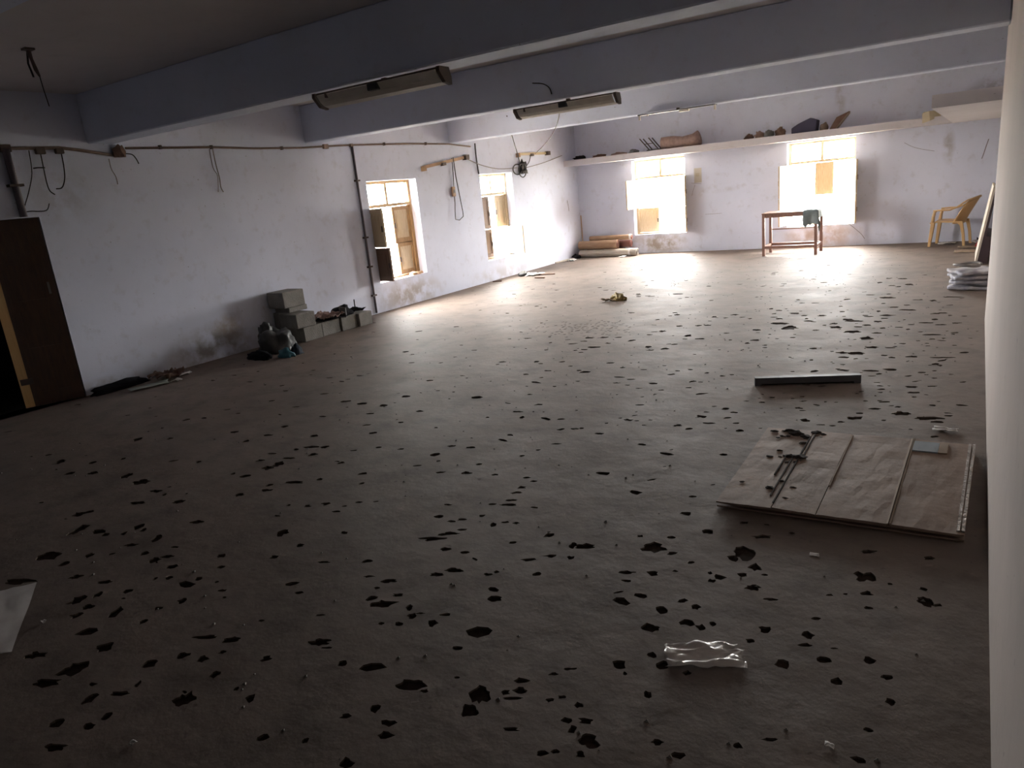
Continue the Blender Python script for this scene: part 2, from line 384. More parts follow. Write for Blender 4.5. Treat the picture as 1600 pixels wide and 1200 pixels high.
PITS_C = (400, 640, 2.142, "195,88,30,6 230,125,25,8 185,125,45,8 135,133,20,6 190,150,30,8 110,163,40,5 75,182,35,14 40,195,35,12 15,170,25,5 55,147,30,4 95,57,18,6 390,78,25,6 410,127,20,5 285,178,20,8 215,233,22,8 130,243,60,8 35,270,35,8 45,253,20,8 235,315,28,9 172,323,22,8 110,320,14,6 268,341,28,6 297,323,20,5 345,310,25,5 355,247,15,6 90,412,38,22 295,412,24,10 145,457,25,6 62,493,25,10 372,507,32,12 228,510,40,6 145,613,30,10 445,573,55,12 378,558,35,8 405,597,18,8 475,620,35,10 425,648,80,20 385,632,35,14 515,662,25,18 523,690,30,18 550,682,30,6 632,686,34,10 478,717,30,14 420,716,18,10 590,715,30,22 215,778,70,22 235,797,40,6 660,538,62,15 605,552,45,12 745,183,24,6 703,212,34,8 800,218,22,6 655,122,25,7 610,172,16,5 720,127,35,6 485,43,18,6 890,155,15,6 945,135,15,5 905,228,26,6 930,240,25,6 890,260,30,8 872,278,35,8 845,318,50,8 855,303,40,6 640,318,28,6 612,357,34,12 655,374,30,8 690,368,30,7 655,414,46,10 690,402,30,7 590,432,80,14 635,467,36,12 700,478,32,8 795,385,22,14 835,377,25,7 870,380,25,7 755,355,20,8 980,420,30,16 985,490,38,12 940,550,32,16 775,551,30,9 805,543,18,8 860,445,25,10 800,632,50,20 1052,495,25,14 1060,455,25,20 675,798,34,14 290,850,30,20 520,918,95,34 565,942,30,12 750,955,65,60 718,1008,60,42 885,940,45,22 835,945,30,18 890,907,55,16 860,966,70,10 400,1000,35,30 440,1048,48,22 430,1090,55,26 300,1025,40,18 35,833,35,18 215,688,30,6 18,706,20,8 25,1097,40,22 165,1107,20,18 300,1182,50,36 855,1070,55,14 1025,962,30,14 985,972,30,14 995,885,35,10 1050,868,40,10 1040,1040,40,20 1060,1070,30,25 960,1150,40,20 1000,1145,30,16")
PITS_D = (900, 800, 2.286, "470,72,42,18 395,5,40,16 30,122,70,18 275,128,80,34 600,145,80,50 560,165,40,22 665,88,60,14 230,86,25,10 640,198,45,30 595,225,38,16 675,225,25,8 510,234,40,22 485,245,30,14 478,217,18,10 275,220,40,18 180,216,60,12 180,246,35,10 630,270,55,20 695,312,50,12 1045,142,55,14 1030,230,75,36 1265,165,40,12 1240,275,30,12 1038,290,42,16 1122,257,20,8 1250,320,60,34 1285,332,40,14 962,293,16,8 1045,342,30,12 380,317,42,14 428,340,32,20 307,350,50,34 396,394,50,24 445,412,34,20 267,412,66,26 490,400,22,16 675,420,42,26 622,460,34,18 826,440,48,28 820,475,55,14 857,380,35,10 922,487,30,6 1048,530,42,28 738,545,58,34 890,530,55,24 932,604,55,22 1125,678,36,22 152,545,48,36 175,577,16,14 305,548,50,30 270,510,30,20 255,652,28,26 430,478,40,20 395,575,30,18 1045,778,36,16 290,822,45,20 362,870,46,24 578,836,34,24 690,812,55,14 45,820,75,60 40,745,60,20 10,690,30,20 15,865,30,25 1110,590,40,16 770,75,20,8 340,90,30,10 600,38,30,8")
PITS_E = (0, 640, 2.1425, "460,100,24,10 568,97,18,6 200,175,26,12 425,222,30,14 475,242,60,14 523,273,36,8 463,312,44,9 312,212,35,8 265,350,36,12 300,342,22,8 262,402,34,26 330,408,44,12 355,418,25,10 465,392,26,14 480,403,20,10 525,430,30,22 440,453,45,8 415,415,15,10 660,376,44,10 485,480,26,14 515,505,34,18 560,492,34,10 577,526,40,12 568,563,22,10 520,566,14,8 585,460,22,6 300,487,24,14 375,483,16,8 170,487,70,24 215,516,26,12 255,560,35,12 350,578,44,10 328,620,26,16 425,608,28,14 385,680,34,30 255,640,40,26 255,690,36,18 295,660,40,14 480,710,26,14 610,640,30,16 665,566,24,10 740,490,30,12 740,527,24,10 745,605,26,8 350,795,50,26 505,850,44,24 120,822,70,18 245,870,80,40 155,915,90,22 300,968,40,30 400,950,55,14 460,922,20,20 615,822,40,20 680,835,36,22 720,885,30,20 745,812,26,10 775,770,50,18 690,762,80,12 790,935,16,14 615,970,70,40 840,965,30,26 190,1050,44,30 360,1025,30,22 300,1060,40,18 185,1130,70,20 60,575,90,14 530,665,22,10 800,285,30,10 825,105,20,8 785,75,25,6 665,175,16,6 600,308,34,10 550,285,12,6 410,165,16,6 780,215,14,6")
pit_rnd = random.Random(11)
def pit_poly(cx, cy, a, b, ang, n):
    off = Vector((pit_rnd.random() * 60, pit_rnd.random() * 60, 0))
    out = []
    for k in range(n):
        w = 2 * math.pi * k / n
        e = 1 + 0.6 * noise.noise(Vector((math.cos(w) * 1.6, math.sin(w) * 1.6, 0)) + off) + pit_rnd.uniform(-0.2, 0.16)
        x, y = a * math.cos(w) * e, b * math.sin(w) * e
        out.append((cx + x * math.cos(ang) - y * math.sin(ang), cy + x * math.sin(ang) + y * math.cos(ang)))
    return out
FX0, FX1, FY0, FY1 = -WL - WT, XR + WT, YN - 0.2, DB + WT
pit_polys = []
def inside(x, y, m=0.06): return -WL + m < x < (XP if y < YP else XR) - m and YN + m < y < DB - m
for ox, oy, k, txt in (PITS_A, PITS_B, PITS_C, PITS_D, PITS_E):
    for it in txt.split():
        x, y, w, h = (float(q) for q in it.split(','))
        x, y, w, h = ox + x / k, oy + y / k, w / k * 0.5, h / k * 0.5
        c = fl(x, y); l = fl(x - w, y); r_ = fl(x + w, y); u = fl(x, y - h); d = fl(x, y + h)
        a = (r_ - l).length / 2; b = min((u - d).length / 2, a * 1.7)
        if not inside(c.x, c.y, 0.1): continue
        if inside(c.x, c.y, a + 0.02):
            pit_polys.append(pit_poly(c.x, c.y, a, b, math.atan2((r_ - l).y, (r_ - l).x), 17 if a > 0.03 else 10))
# smaller chips, thick in the worn lanes that the photograph shows
lanes = [((-1.0, 8.6), (1.3, 3.2), 150), ((-3.0, 5.4), (2.2, 2.2), 70), ((-4.6, 8.2), (2.4, 2.2), 90), ((-4.4, 3.6), (1.8, 1.5), 60),
         ((-1.9, 2.6), (0.8, 0.9), 25), ((-2.3, 10.5), (1.8, 2.0), 70), ((-5.0, 11.0), (2.2, 2.0), 40), ((-5.6, 5.2), (1.6, 1.7), 60), ((-0.5, 6.3), (0.5, 0.9), 60)]
for (mx, my), (sx, sy), n in lanes:
    for k in range(n):
        x, y = pit_rnd.gauss(mx, sx), pit_rnd.gauss(my, sy)
        a = 0.008 + 0.03 * pit_rnd.random() ** 2.2
        if inside(x, y, a + 0.02): pit_polys.append(pit_poly(x, y, a * 1.4, a * pit_rnd.uniform(0.5, 1.0), pit_rnd.uniform(-0.3, 0.9), 7))
for k in range(150):      # the scraped patch in mid floor
    x, y = pit_rnd.gauss(-3.95, 0.30), pit_rnd.gauss(7.55, 0.22)
    pit_polys.append(pit_poly(x, y, 0.02, 0.007, pit_rnd.uniform(0.4, 0.9), 6))
vc = [Vector(p) for p in ((FX0, FY0), (FX1, FY0), (FX1, FY1), (FX0, FY1))]
fc = []
for p in pit_polys:
    i = len(vc); vc += [Vector(q) for q in p]; fc.append(list(range(i, i + len(p))))
ov, oe, of, _, _, ofo = delaunay_2d_cdt(vc, [], fc, 0, 1e-5)
PD = 0.009
fm = MB(); fmi = []
top_i, bot_i = {}, {}
def tv(i):
    if i not in top_i: top_i[i] = len(fm.v); fm.v.append((ov[i].x, ov[i].y, 0.0))
    return top_i[i]
def bv(i):
    if i not in bot_i: bot_i[i] = len(fm.v); fm.v.append((ov[i].x, ov[i].y, -PD))
    return bot_i[i]
edge_state = {}
for f, orig in zip(of, ofo):
    pit = len(orig) > 0
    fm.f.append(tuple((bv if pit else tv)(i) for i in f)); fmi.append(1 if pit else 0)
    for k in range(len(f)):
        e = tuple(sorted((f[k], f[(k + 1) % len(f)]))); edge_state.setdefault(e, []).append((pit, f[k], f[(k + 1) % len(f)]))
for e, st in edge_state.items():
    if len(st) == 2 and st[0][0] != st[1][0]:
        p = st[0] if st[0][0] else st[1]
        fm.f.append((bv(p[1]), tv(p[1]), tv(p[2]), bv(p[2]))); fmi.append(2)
i = len(fm.v)
fm.v += [(FX0, FY0, -0.15), (FX1, FY0, -0.15), (FX1, FY1, -0.15), (FX0, FY1, -0.15)]
fm.f.append((i + 3, i + 2, i + 1, i)); fmi.append(0)

def floor_mat():
    m = bpy.data.materials.new('worn_screed'); m.use_nodes = True
    nt = m.node_tree; N = nt.nodes; L = nt.links
    b = N['Principled BSDF']; b.inputs['Specular IOR Level'].default_value = 0.22
    tc = N.new('ShaderNodeTexCoord')
    def nz(scale, det, lo, hi, st=(1, 1, 1)):
        mp = N.new('ShaderNodeMapping'); mp.inputs['Scale'].default_value = st; L.new(tc.outputs['Object'], mp.inputs[0])
        n = N.new('ShaderNodeTexNoise'); n.inputs['Scale'].default_value = scale; n.inputs['Detail'].default_value = det; n.inputs['Roughness'].default_value = 0.62
        L.new(mp.outputs[0], n.inputs['Vector'])
        r = N.new('ShaderNodeMapRange'); r.inputs[1].default_value = lo; r.inputs[2].default_value = hi
        L.new(n.outputs['Fac'], r.inputs[0]); return r.outputs[0]
    def mixc(fac, a, c):
        x = N.new('ShaderNodeMix'); x.data_type = 'RGBA'; L.new(fac, x.inputs[0])
        for i, v in ((6, a), (7, c)):
            if isinstance(v, tuple): x.inputs[i].default_value = (*v, 1)
            else: L.new(v, x.inputs[i])
        return x.outputs[2]
    c = mixc(nz(0.8, 5, 0.3, 0.7), (0.215, 0.170, 0.142), (0.165, 0.130, 0.108))
    c = mixc(nz(3.5, 9, 0.48, 0.75), c, (0.118, 0.091, 0.075))
    c = mixc(nz(18, 6, 0.62, 0.75), c, (0.09, 0.066, 0.053))
    c = mixc(nz(5, 8, 0.66, 0.78), c, (0.31, 0.25, 0.215))
    L.new(c, b.inputs['Base Color'])
    rr = N.new('ShaderNodeMapRange'); rr.inputs[3].default_value = 0.62; rr.inputs[4].default_value = 0.75
    L.new(nz(2.2, 5, 0.3, 0.7), rr.inputs[0]); L.new(rr.outputs[0], b.inputs['Roughness'])
    n2 = N.new('ShaderNodeTexNoise'); n2.inputs['Scale'].default_value = 5; n2.inputs['Detail'].default_value = 9; n2.inputs['Roughness'].default_value = 0.6
    L.new(tc.outputs['Object'], n2.inputs['Vector'])
    bp = N.new('ShaderNodeBump'); bp.inputs['Strength'].default_value = 0.22; bp.inputs['Distance'].default_value = 0.03
    L.new(n2.outputs['Fac'], bp.inputs['Height']); L.new(bp.outputs[0], b.inputs['Normal'])
    return m
M_FLOOR = floor_mat()
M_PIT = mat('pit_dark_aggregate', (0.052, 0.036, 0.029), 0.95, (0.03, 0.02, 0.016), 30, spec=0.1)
M_PITW = mat('pit_broken_edge', (0.15, 0.12, 0.10), 0.95, spec=0.1)
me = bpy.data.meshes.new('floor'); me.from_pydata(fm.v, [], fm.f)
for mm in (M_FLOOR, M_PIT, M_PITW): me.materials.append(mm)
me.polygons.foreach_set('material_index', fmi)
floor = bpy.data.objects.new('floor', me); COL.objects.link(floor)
tag(floor, 'worn grey brown cement floor pitted with dark chips', 'floor', kind='structure')

# ---- walls, ceiling, beams
wl = wall_mesh('wall_left', YN - 0.2, DB + WT, -0.15, ZC + 0.15, WT, [(*h,) for h in LW] + [DOOR], lambda u, v, z: (-WL - v, u, z), M_LEFT)
tag(wl, 'long lavender plaster wall with two shuttered windows and a door', 'wall', kind='structure')
wb = wall_mesh('wall_back', -WL, XR + WT, -0.15, ZC + 0.15, WT, [(*h,) for h in BW], lambda u, v, z: (u, DB + v, z), M_BACK)
tag(wb, 'far lavender plaster wall with two glaring windows under the loft', 'wall', kind='structure')
wr = MB()
prof = [(XP, YN - 0.2), (XP, YP), (XR, YP), (XR, DB), (XR + WT, DB), (XR + WT, YN - 0.2)]
wr.prism([(x, y, -0.15) for x, y in prof], (0, 0, ZC + 0.3))
tag(wr.build('wall_right', M_RIGHT), 'pale cream plaster wall running close along the right edge', 'wall', kind='structure')
tag(MB().box(-WL, XP, YN - 0.2, YN, -0.15, ZC + 0.15).build('wall_near', M_LEFT), 'lavender plaster wall closing the room behind the viewer', 'wall', kind='structure')
tag(MB().box(-WL, XR, YN, DB, ZC, ZC + 0.15).build('ceiling', M_CEIL), 'dark flat whitewashed ceiling slab between the beams', 'ceiling', kind='structure')
beams = [(-1.55, -1.30, 'ceiling beam behind the viewer'), (1.38, 1.64, 'nearest ceiling beam, only its lower corner showing at top left'),
         (4.31, 4.60, 'dark ceiling beam carrying the largest tube light fitting'), (7.31, 7.57, 'second visible ceiling beam, carrying the middle tube light fitting'),
         (10.64, 10.88, 'farthest ceiling beam, with a bare narrow tube fitting')]
for y0, y1, lab in beams[1:]:
    b = MB().box(-WL, XR if y0 > YP else XP, y0, y1, ZB, ZC).build('ceiling_beam', M_BEAM, bevel=0.012)
    tag(b, lab, 'beam', kind='structure')

# ---- loft: L-shaped concrete shelf along the back wall and the right wall
lf = MB()
yl, xl, ylf = 14.88, -0.45, 8.72
prof = [(-WL, yl), (xl, yl), (xl, ylf), (XR, ylf), (XR, DB), (-WL, DB)]
lf.prism([(x, y, 2.075) for x, y in prof], (0, 0, 0.125))
loft = lf.build('loft_slab', M_LOFT)
tag(loft, 'pale concrete loft shelf running above the far windows and turning along the right wall', 'loft', kind='structure')

# ---- dark box added behind the door to keep the bright sky out; ground outside
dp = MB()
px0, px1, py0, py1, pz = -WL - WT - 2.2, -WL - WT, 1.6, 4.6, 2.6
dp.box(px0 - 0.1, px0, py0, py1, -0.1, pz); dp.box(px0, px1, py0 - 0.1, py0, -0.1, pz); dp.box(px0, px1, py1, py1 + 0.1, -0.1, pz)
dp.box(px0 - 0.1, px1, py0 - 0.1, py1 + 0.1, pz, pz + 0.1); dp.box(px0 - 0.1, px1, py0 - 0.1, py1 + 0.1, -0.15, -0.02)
tag(dp.build('wall_door_box', M_DARKBOX), 'added dark box walls seen black through the door', 'wall', kind='structure')
gm = MB()
gm.quad((-300, -300, -3.6), (300, -300, -3.6), (300, 300, -3.6), (-300, 300, -3.6))
tag(gm.build('ground_outside', M_GROUND), 'pale open ground far below the windows outside', 'ground', kind='structure')

# ---- windows
def shutter(win, hinge_x, z0, wd, ht, ang, right, material, pane_mat, y=0.205, latch=False):
    """one leaf: stiles and rails with a recessed panel; origin on its hinge; ang>0 opens outward"""
    s = -1 if right else 1
    m = MB(); st, t = 0.055, 0.032
    def bx(x0, x1, za, zb, ya=-t / 2, yb=t / 2):
        a, b = sorted((s * x0, s * x1)); m.box(a, b, ya, yb, za, zb)
    bx(0, st, 0, ht); bx(wd - st, wd, 0, ht); bx(st, wd - st, 0, st * 1.3); bx(st, wd - st, ht - st * 1.1, ht)
    o = m.build('shutter', material, win, loc=(hinge_x, y, z0), rot=(0, 0, s * R(ang)))
    p = MB(); a, b = sorted((s * st, s * (wd - st)))
    p.box(a, b, -0.006, 0.006, st * 1.3, ht - st * 1.1)
    i = 0.05
    p.box(a + i, b - i, -0.012, 0.012, st * 1.3 + i, ht - st * 1.1 - i)
    p.build('panel', pane_mat, o)
    if latch:
        MB().box(min(s * (wd - 0.04), s * (wd - 0.015)), max(s * (wd - 0.04), s * (wd - 0.015)), -t / 2 - 0.012, -t / 2, ht * 0.4, ht * 0.55).build('latch', M_IRON, o)
    return o

def window(n, origin, rz, w, h, label, leaves, frame_mat):
    """local x to the right seen from inside, y outward, z up from the sill"""
    e = empty('window_%d' % n, origin, rz)
    tag(e, label, 'window', kind='structure')
    F, ya, yb, tr, tz = 0.055, 0.16, 0.235, 0.36, 0.05
    zt = h - tr
    f = MB()
    f.box(0, F, ya, yb, 0, h); f.box(w - F, w, ya, yb, 0, h); f.box(F, w - F, ya, yb, h - F * 0.8, h); f.box(F, w - F, ya, yb, 0, 0.03)
    f.build('frame', frame_mat, e)
    MB().box(F, w - F, ya, yb, zt - tz, zt).build('transom_bar', frame_mat, e)
    MB().box(w / 2 - 0.025, w / 2 + 0.025, ya, yb, zt, h - F * 0.8).build('mullion', frame_mat, e)
    for a, b in ((F, w / 2 - 0.025), (w / 2 + 0.025, w - F)):
        MB().box(a, b, 0.196, 0.2, zt, h - F * 0.8).build('glass_pane', M_GLASS, e)
    g = MB()
    k = 0.09
    while k < zt - tz - 0.03:
        g.box(F, w - F, 0.2405, 0.248, k, k + 0.009); k += 0.1
    for q in (0.25, 0.5, 0.75): g.box(w * q - 0.006, w * q + 0.006, 0.2405, 0.2485, 0.03, zt - tz)
    gr = g.build('iron_grille', M_IRON, e)
    wd = (w - 2 * F) / 2 - 0.004
    hz = zt - tz
    zl = hz * 0.48
    if n == 1: MB().box(w - F - wd * 0.74, w - F, 0.222, 0.236, zl - 0.03, zl + 0.03).build('meeting_rail', frame_mat, e)
    for key, ang, mt, pm, *wk in leaves:
        lwd = wd * (wk[0] if wk else 1.0)
        up = key[1] == 'U'
        z0, ht = (zl + 0.006, hz - zl - 0.012) if up else (0.034, zl - 0.04)
        if key[0] == 'L': shutter(e, F, z0, lwd, ht, ang, False, mt, pm, latch=True)
        elif key[0] == 'R': shutter(e, w - F, z0, lwd, ht, ang, True, mt, pm, latch=True)
        else: shutter(e, w / 2 - 0.13, z0, 0.34, ht, ang, False, mt, pm)
    return e
def lwin(n, o, label, leaves, fm_): return window(n, (-WL, o[0], o[2]), R(90), o[1] - o[0], o[3] - o[2], label, leaves, fm_)
def bwin(n, o, label, leaves, fm_): return window(n, (o[0], DB, o[2]), 0, o[1] - o[0], o[3] - o[2], label, leaves, fm_)
lwin(1, LW[0], 'weathered wooden window in left wall, nearer one, with tall closed right shutters',
     [('LU', -105, M_WOODL, M_WOODL), ('LL', -100, M_WOODSH, M_WOODSH), ('RU', 0, M_WOOD, M_WOODL, 0.80), ('RL', 0, M_WOOD, M_WOODL, 0.74)], M_WOOD)
lwin(2, LW[1], 'wooden window in left wall near the far corner, one lower shutter swung into the room',
     [('LU', -2, M_WOODSH, M_WOODSH, 0.82), ('LL', -2, M_WOODSH, M_WOODSH, 0.84), ('RU', 0, M_WOODL, M_WOODL, 0.75), ('RL', -72, M_WOODL, M_WOODL)], M_WOODL)
bwin(3, BW[0], 'glaring far wall window beside the rolled mats with one brown lower shutter closed',
     [('LU', -97, M_WOODL, M_WOODL), ('LL', 0, M_WOODL, M_WOODL, 0.86), ('RU', -107.5, M_WOODL, M_WOODL), ('RL', -107.5, M_WOODL, M_WOODL)], M_WOODL)
bwin(4, BW[1], 'glaring far wall window behind the table with shutters swung inward',
     [('LU', -104, M_WOODL, M_WOODL), ('LL', -104, M_WOODL, M_WOODL), ('MU', 0, M_WOODL, M_WOODL), ('RL', -103, M_WOODL, M_WOODL), ('RU', -103, M_WOODL, M_WOODL)], M_WOODL)

# ---- door in the left wall
de = empty('door_1', (-WL, DOOR[0], 0))
tag(de, 'dark brown wooden door standing ajar at the left edge', 'door', kind='structure')
dw, dh = DOOR[1] - DOOR[0], DOOR[3]
# local: x = room x relative to wall face, y along wall
fr = MB()
fr.box(-0.22, -0.14, 0, 0.05, 0, dh); fr.box(-0.22, -0.14, dw - 0.035, dw, 0, dh); fr.box(-0.22, -0.14, 0.05, dw - 0.035, dh - 0.05, dh)
fr.build('door_frame', M_DOOR, de)
lwid, lh = 0.455, dh - 0.012
def door_leaf(hy, s, ang, loc_x=-0.03):
    m = MB(); st = 0.085
    def bx(a, b, za, zb, t=0.02):
        p, q = sorted((s * a, s * b)); m.box(-t, t, p, q, za, zb)
    bx(0, st, 0, lh); bx(lwid - st, lwid, 0, lh)
    zr = [0, 0.14, 0.50, 0.60, 0.98, 1.08, 1.44, 1.54, lh - 0.11, lh]
    for a, b in zip(zr[::2], zr[1::2]): bx(st, lwid - st, a, b)
    o = m.build('door_leaf', M_DOOR, de, loc=(loc_x, hy, 0.008), rot=(0, 0, ang))
    for a, b in zip(zr[1:-1:2], zr[2::2]):
        p = MB(); q, r_ = sorted((s * st, s * (lwid - st))); p.box(-0.01, 0.01, q, r_, a, b).build('panel', M_DOOR, o)
    return o
lf1 = door_leaf(dw - 0.02, -1, R(-24), 0.02)
MB().box(-0.02, 0.012, -lwid - 0.085, -lwid, 0, lh).build('edge_strip', M_EDGE, lf1)
MB().box(0.02, 0.032, -0.075, -0.055, 1.12, 1.24).build('bolt', M_WIREG, lf1)
MB().box(0.012, 0.03, -lwid - 0.07, -lwid + 0.04, 0.24, 0.30).build('latch', M_IRON, lf1)
door_leaf(0.02, 1, R(80), -0.18)

# ================================================================== the things
rnd = random.Random(5)
def V(x, y, z): return Vector((x, y, z))

# ---- big flattened cardboard carton on the floor at right
A, B, C, D = V(-1.047, 3.359, 0), V(-1.063, 4.543, 0), V(0.082, 4.557, 0), V(0.047, 3.386, 0)
card = empty('cardboard_sheet', (-1.047, 3.359, 0))
tag(card, 'large flattened brown cardboard carton lying on the floor beside the right wall', 'cardboard')
O = V(-1.047, 3.359, 0)
def cu(u, v): return A.lerp(D, u).lerp(B.lerp(C, u), v) - O
def panel_strip(u0, u1, z0, z1, seed, name='panel', m=M_CARD, n=10, vv=(0, 1), amp=0.0028, base=0.0):
    mb = MB(); off = Vector((seed * 13.7, seed * 3.1, 0)); k = n + 1
    for layer in (1, 0):
        for j in range(n + 1):
            for i in range(n + 1):
                u, v = u0 + (u1 - u0) * i / n, vv[0] + (vv[1] - vv[0]) * j / n
                ed = 0.0
                if v in (0, 1): ed = 0.008 * noise.noise(Vector((u * 14, v * 3, seed)))
                p = cu(u, v + ed)
                z = z0 + (z1 - z0) * i / n + amp * noise.noise(Vector((u * 9, v * 9, 0)) + off) + amp * 0.5 * noise.noise(Vector((u * 25, v * 8, 0)) + off)
                mb.v.append((p.x, p.y, z + 0.004 if layer else (base if base else z - 0.004)))
    N0 = k * k
    for j in range(n):
        for i in range(n):
            a = j * k + i
            mb.f.append((a, a + 1, a + k + 1, a + k)); mb.f.append((N0 + a, N0 + a + k, N0 + a + k + 1, N0 + a + 1))
    for i in range(n):
        for a, b in ((i, i + 1), (n * k + i + 1, n * k + i), ((i + 1) * k, i * k), (i * k + n, (i + 1) * k + n)):
            mb.f.append((a, N0 + a, N0 + b, b))
    return mb.build(name, m, card)
panel_strip(0.0, 0.247, 0.036, 0.042, 1); panel_strip(0.251, 0.437, 0.043, 0.040, 2)
panel_strip(0.441, 0.716, 0.041, 0.044, 3); panel_strip(0.736, 0.995, 0.044, 0.040, 4)
panel_strip(0.0, 0.997, 0.009, 0.009, 6, 'lower_layer', M_CARD, 12, (0.012, 0.99), 0.003)
panel_strip(0.02, 0.98, 0.024, 0.024, 8, 'middle_layer', M_CARD, 12, (0.02, 0.975), 0.003)
panel_strip(0.716, 0.724, 0.046, 0.048, 7, 'torn_flap', M_CARDL, 10, (0.0, 1.0), 0.002)
panel_strip(0.728, 0.735, 0.048, 0.046, 9, 'torn_flap', M_CARDL, 10, (0.0, 1.0), 0.002)
panel_strip(0.735, 0.845, 0.0505, 0.0505, 3, 'label', M_LABEL, 6, (0.83, 0.965), 0.0015)
panel_strip(0.846, 0.885, 0.0505, 0.0505, 3, 'label', M_LABELY, 6, (0.83, 0.965), 0.0015)
for k, (u, w) in enumerate(((0.968, 0.012), (0.985, 0.012))):
    panel_strip(u, u + w, 0.050, 0.050, 11 + k, 'packing_tape', M_TAPE, 22, (0.02, 0.99), 0.006)
for seed, (u, v, r_) in enumerate(((0.17, 0.93, 0.045), (0.22, 0.90, 0.03), (0.12, 0.97, 0.03), (0.20, 0.60, 0.03), (0.245, 0.60, 0.04), (0.195, 0.20, 0.025), (0.26, 0.97, 0.03), (0.23, 0.80, 0.025), (0.30, 0.96, 0.02))):
    p = cu(u, v)
    lump(r_, r_ * 0.8, r_ * 0.45, 40 + seed, 0.5, 2.2, 2).build('soil_clod', M_SOIL, card, loc=(p.x, p.y, 0.042))

cr_ = random.Random(3)
for seed in range(26):
    u, v = cr_.uniform(0.04, 0.32), cr_.choice((cr_.gauss(0.92, 0.06), cr_.gauss(0.6, 0.16), cr_.uniform(0.08, 0.9)))
    p = cu(u, max(0.03, min(0.98, v))); r_ = cr_.uniform(0.006, 0.018)
    lump(r_ * cr_.uniform(1, 2), r_, r_ * 0.6, 300 + seed, 0.6, 2.2, 1).build('soil_clod', M_SOIL, card, loc=(p.x, p.y, 0.043))
for seed, (u0, v0, v1) in enumerate(((0.215, 0.12, 0.62), (0.243, 0.05, 0.9), (0.18, 0.35, 0.6), (0.26, 0.55, 0.98), (0.44, 0.3, 0.98))):
    panel_strip(u0, u0 + 0.006, 0.0465, 0.0465, 21 + seed, 'torn_strip', M_SOIL if seed < 4 else M_CARDL, 8, (v0, v1), 0.003)

# ---- dark steel channel lying in front of it
p0, p1 = fl(1179, 602), fl(1344, 597)
e = empty('steel_channel', p0, math.atan2((p1 - p0).y, (p1 - p0).x)); ln = (p1 - p0).length
tag(e, 'dark grey metal channel bar lying on bare floor beyond the cardboard', 'metal bar')
MB().box(0, ln, -0.028, 0.028, 0.062, 0.066).build('web', M_STEEL, e)
MB().box(0, ln, -0.030, -0.027, 0.016, 0.066).build('flange', M_STEEL, e)
MB().box(0, ln, 0.027, 0.030, 0.0, 0.066).build('flange', M_STEEL, e)
MB().box(0, 0.05, -0.027, 0.027, 0.0, 0.062).build('end_block', M_STEEL, e)
MB().box(ln - 0.05, ln, -0.027, 0.027, 0.0, 0.062).build('end_block', M_STEEL, e)

# ---- paper and film scraps
o = sheet(0.12, 0.07, 0.03, 3, 8, 1.6, curl=0.0, thick=0.002).build('paper_scrap', M_PAPER, loc=fl(1478, 674), smooth=True)
tag(o, 'small curled white paper scrap near the right wall behind the cardboard', 'paper')
c = fl(1102, 1026)
fe = sheet(0.27, 0.14, 0.026, 23, 22, 3.6, thick=0.001).build('plastic_film', M_FILM, loc=(c.x, c.y, 0.0), rot=(0, 0, R(24)), smooth=True)
tag(fe, 'crumpled piece of clear plastic film lying on the dark near floor', 'plastic film')
q = [fl(*p) for p in ((-40, 935), (58, 913), (19, 1020), (-60, 1040))]
mb = MB()
n = 8
for lay in (0.004, 0.001):
    for j in range(n + 1):
        for i in range(n + 1):
            p = q[0].lerp(q[1], i / n).lerp(q[3].lerp(q[2], i / n), j / n)
            mb.v.append((p.x - q[0].x, p.y - q[0].y, lay + 0.006 + 0.006 * noise.noise(Vector((i * 0.7, j * 0.5, 2)))))
k = n + 1
for j in range(n):
    for i in range(n):
        a = j * k + i; N0 = k * k
        mb.f.append((a, a + k, a + k + 1, a + 1)); mb.f.append((N0 + a, N0 + a + 1, N0 + a + k + 1, N0 + a + k))
o = mb.build('board_sheet', M_PAPER, loc=(q[0].x, q[0].y, 0), smooth=True)
tag(o, 'pale flat sheet with a fold lying on the floor at the left edge', 'sheet')
c = fl(961, 470)
e = empty('crumpled_packet', c); tag(e, 'crumpled yellow brown packet lying alone in the middle of the floor', 'packet')
lump(0.11, 0.07, 0.10, 8, 0.6, 2.0).build('wrapper', M_YEL, e, loc=(0.04, 0.03, 0))
sheet(0.20, 0.08, 0.05, 9, 10, 3.0).build('torn_strip', M_CARDL, e, loc=(-0.10, -0.02, 0))
for k, (x, y, s, lab) in enumerate(((1272, 867, 0.03, 'tiny white paper bit on the floor below the cardboard near corner'), (208, 1162, 0.02, 'tiny white paper bit at the bottom left of the dark floor'),
                                   (1296, 1166, 0.02, 'tiny white paper bit at the bottom right of the dark floor'), (95, 915, 0.018, 'tiny white paper bit beside the pale flat sheet'))):
    if k == 3: x, y = 68, 972
    o = sheet(s * 1.3, s, 0.012, 60 + k, 5, 2.0, thick=0.001).build('paper_bit', M_PAPER, loc=fl(x, y), smooth=True)
    tag(o, lab, 'paper')
# loose grit
gr = MB(); gr_r = random.Random(77)
for k in range(900):
    x, y = gr_r.uniform(-7.7, 0.0), gr_r.uniform(1.2, 15.2)
    s = gr_r.uniform(0.003, 0.009)
    if x > -1.2 and 3.2 < y < 4.8: continue
    i = len(gr.v)
    gr.v += [(x - s, y - s, 0.0), (x + s * 1.2, y - s * 0.6, 0.0), (x, y + s, 0.0), (x + s * 0.2, y, s * 0.9)]
    gr.f += [(0 + i, 1 + i, 3 + i), (1 + i, 2 + i, 3 + i), (2 + i, 0 + i, 3 + i), (2 + i, 1 + i, i)]
g = gr.build('floor_grit', M_BLOCK); tag(g, 'loose cement grit scattered all over the floor', 'grit', kind='stuff')

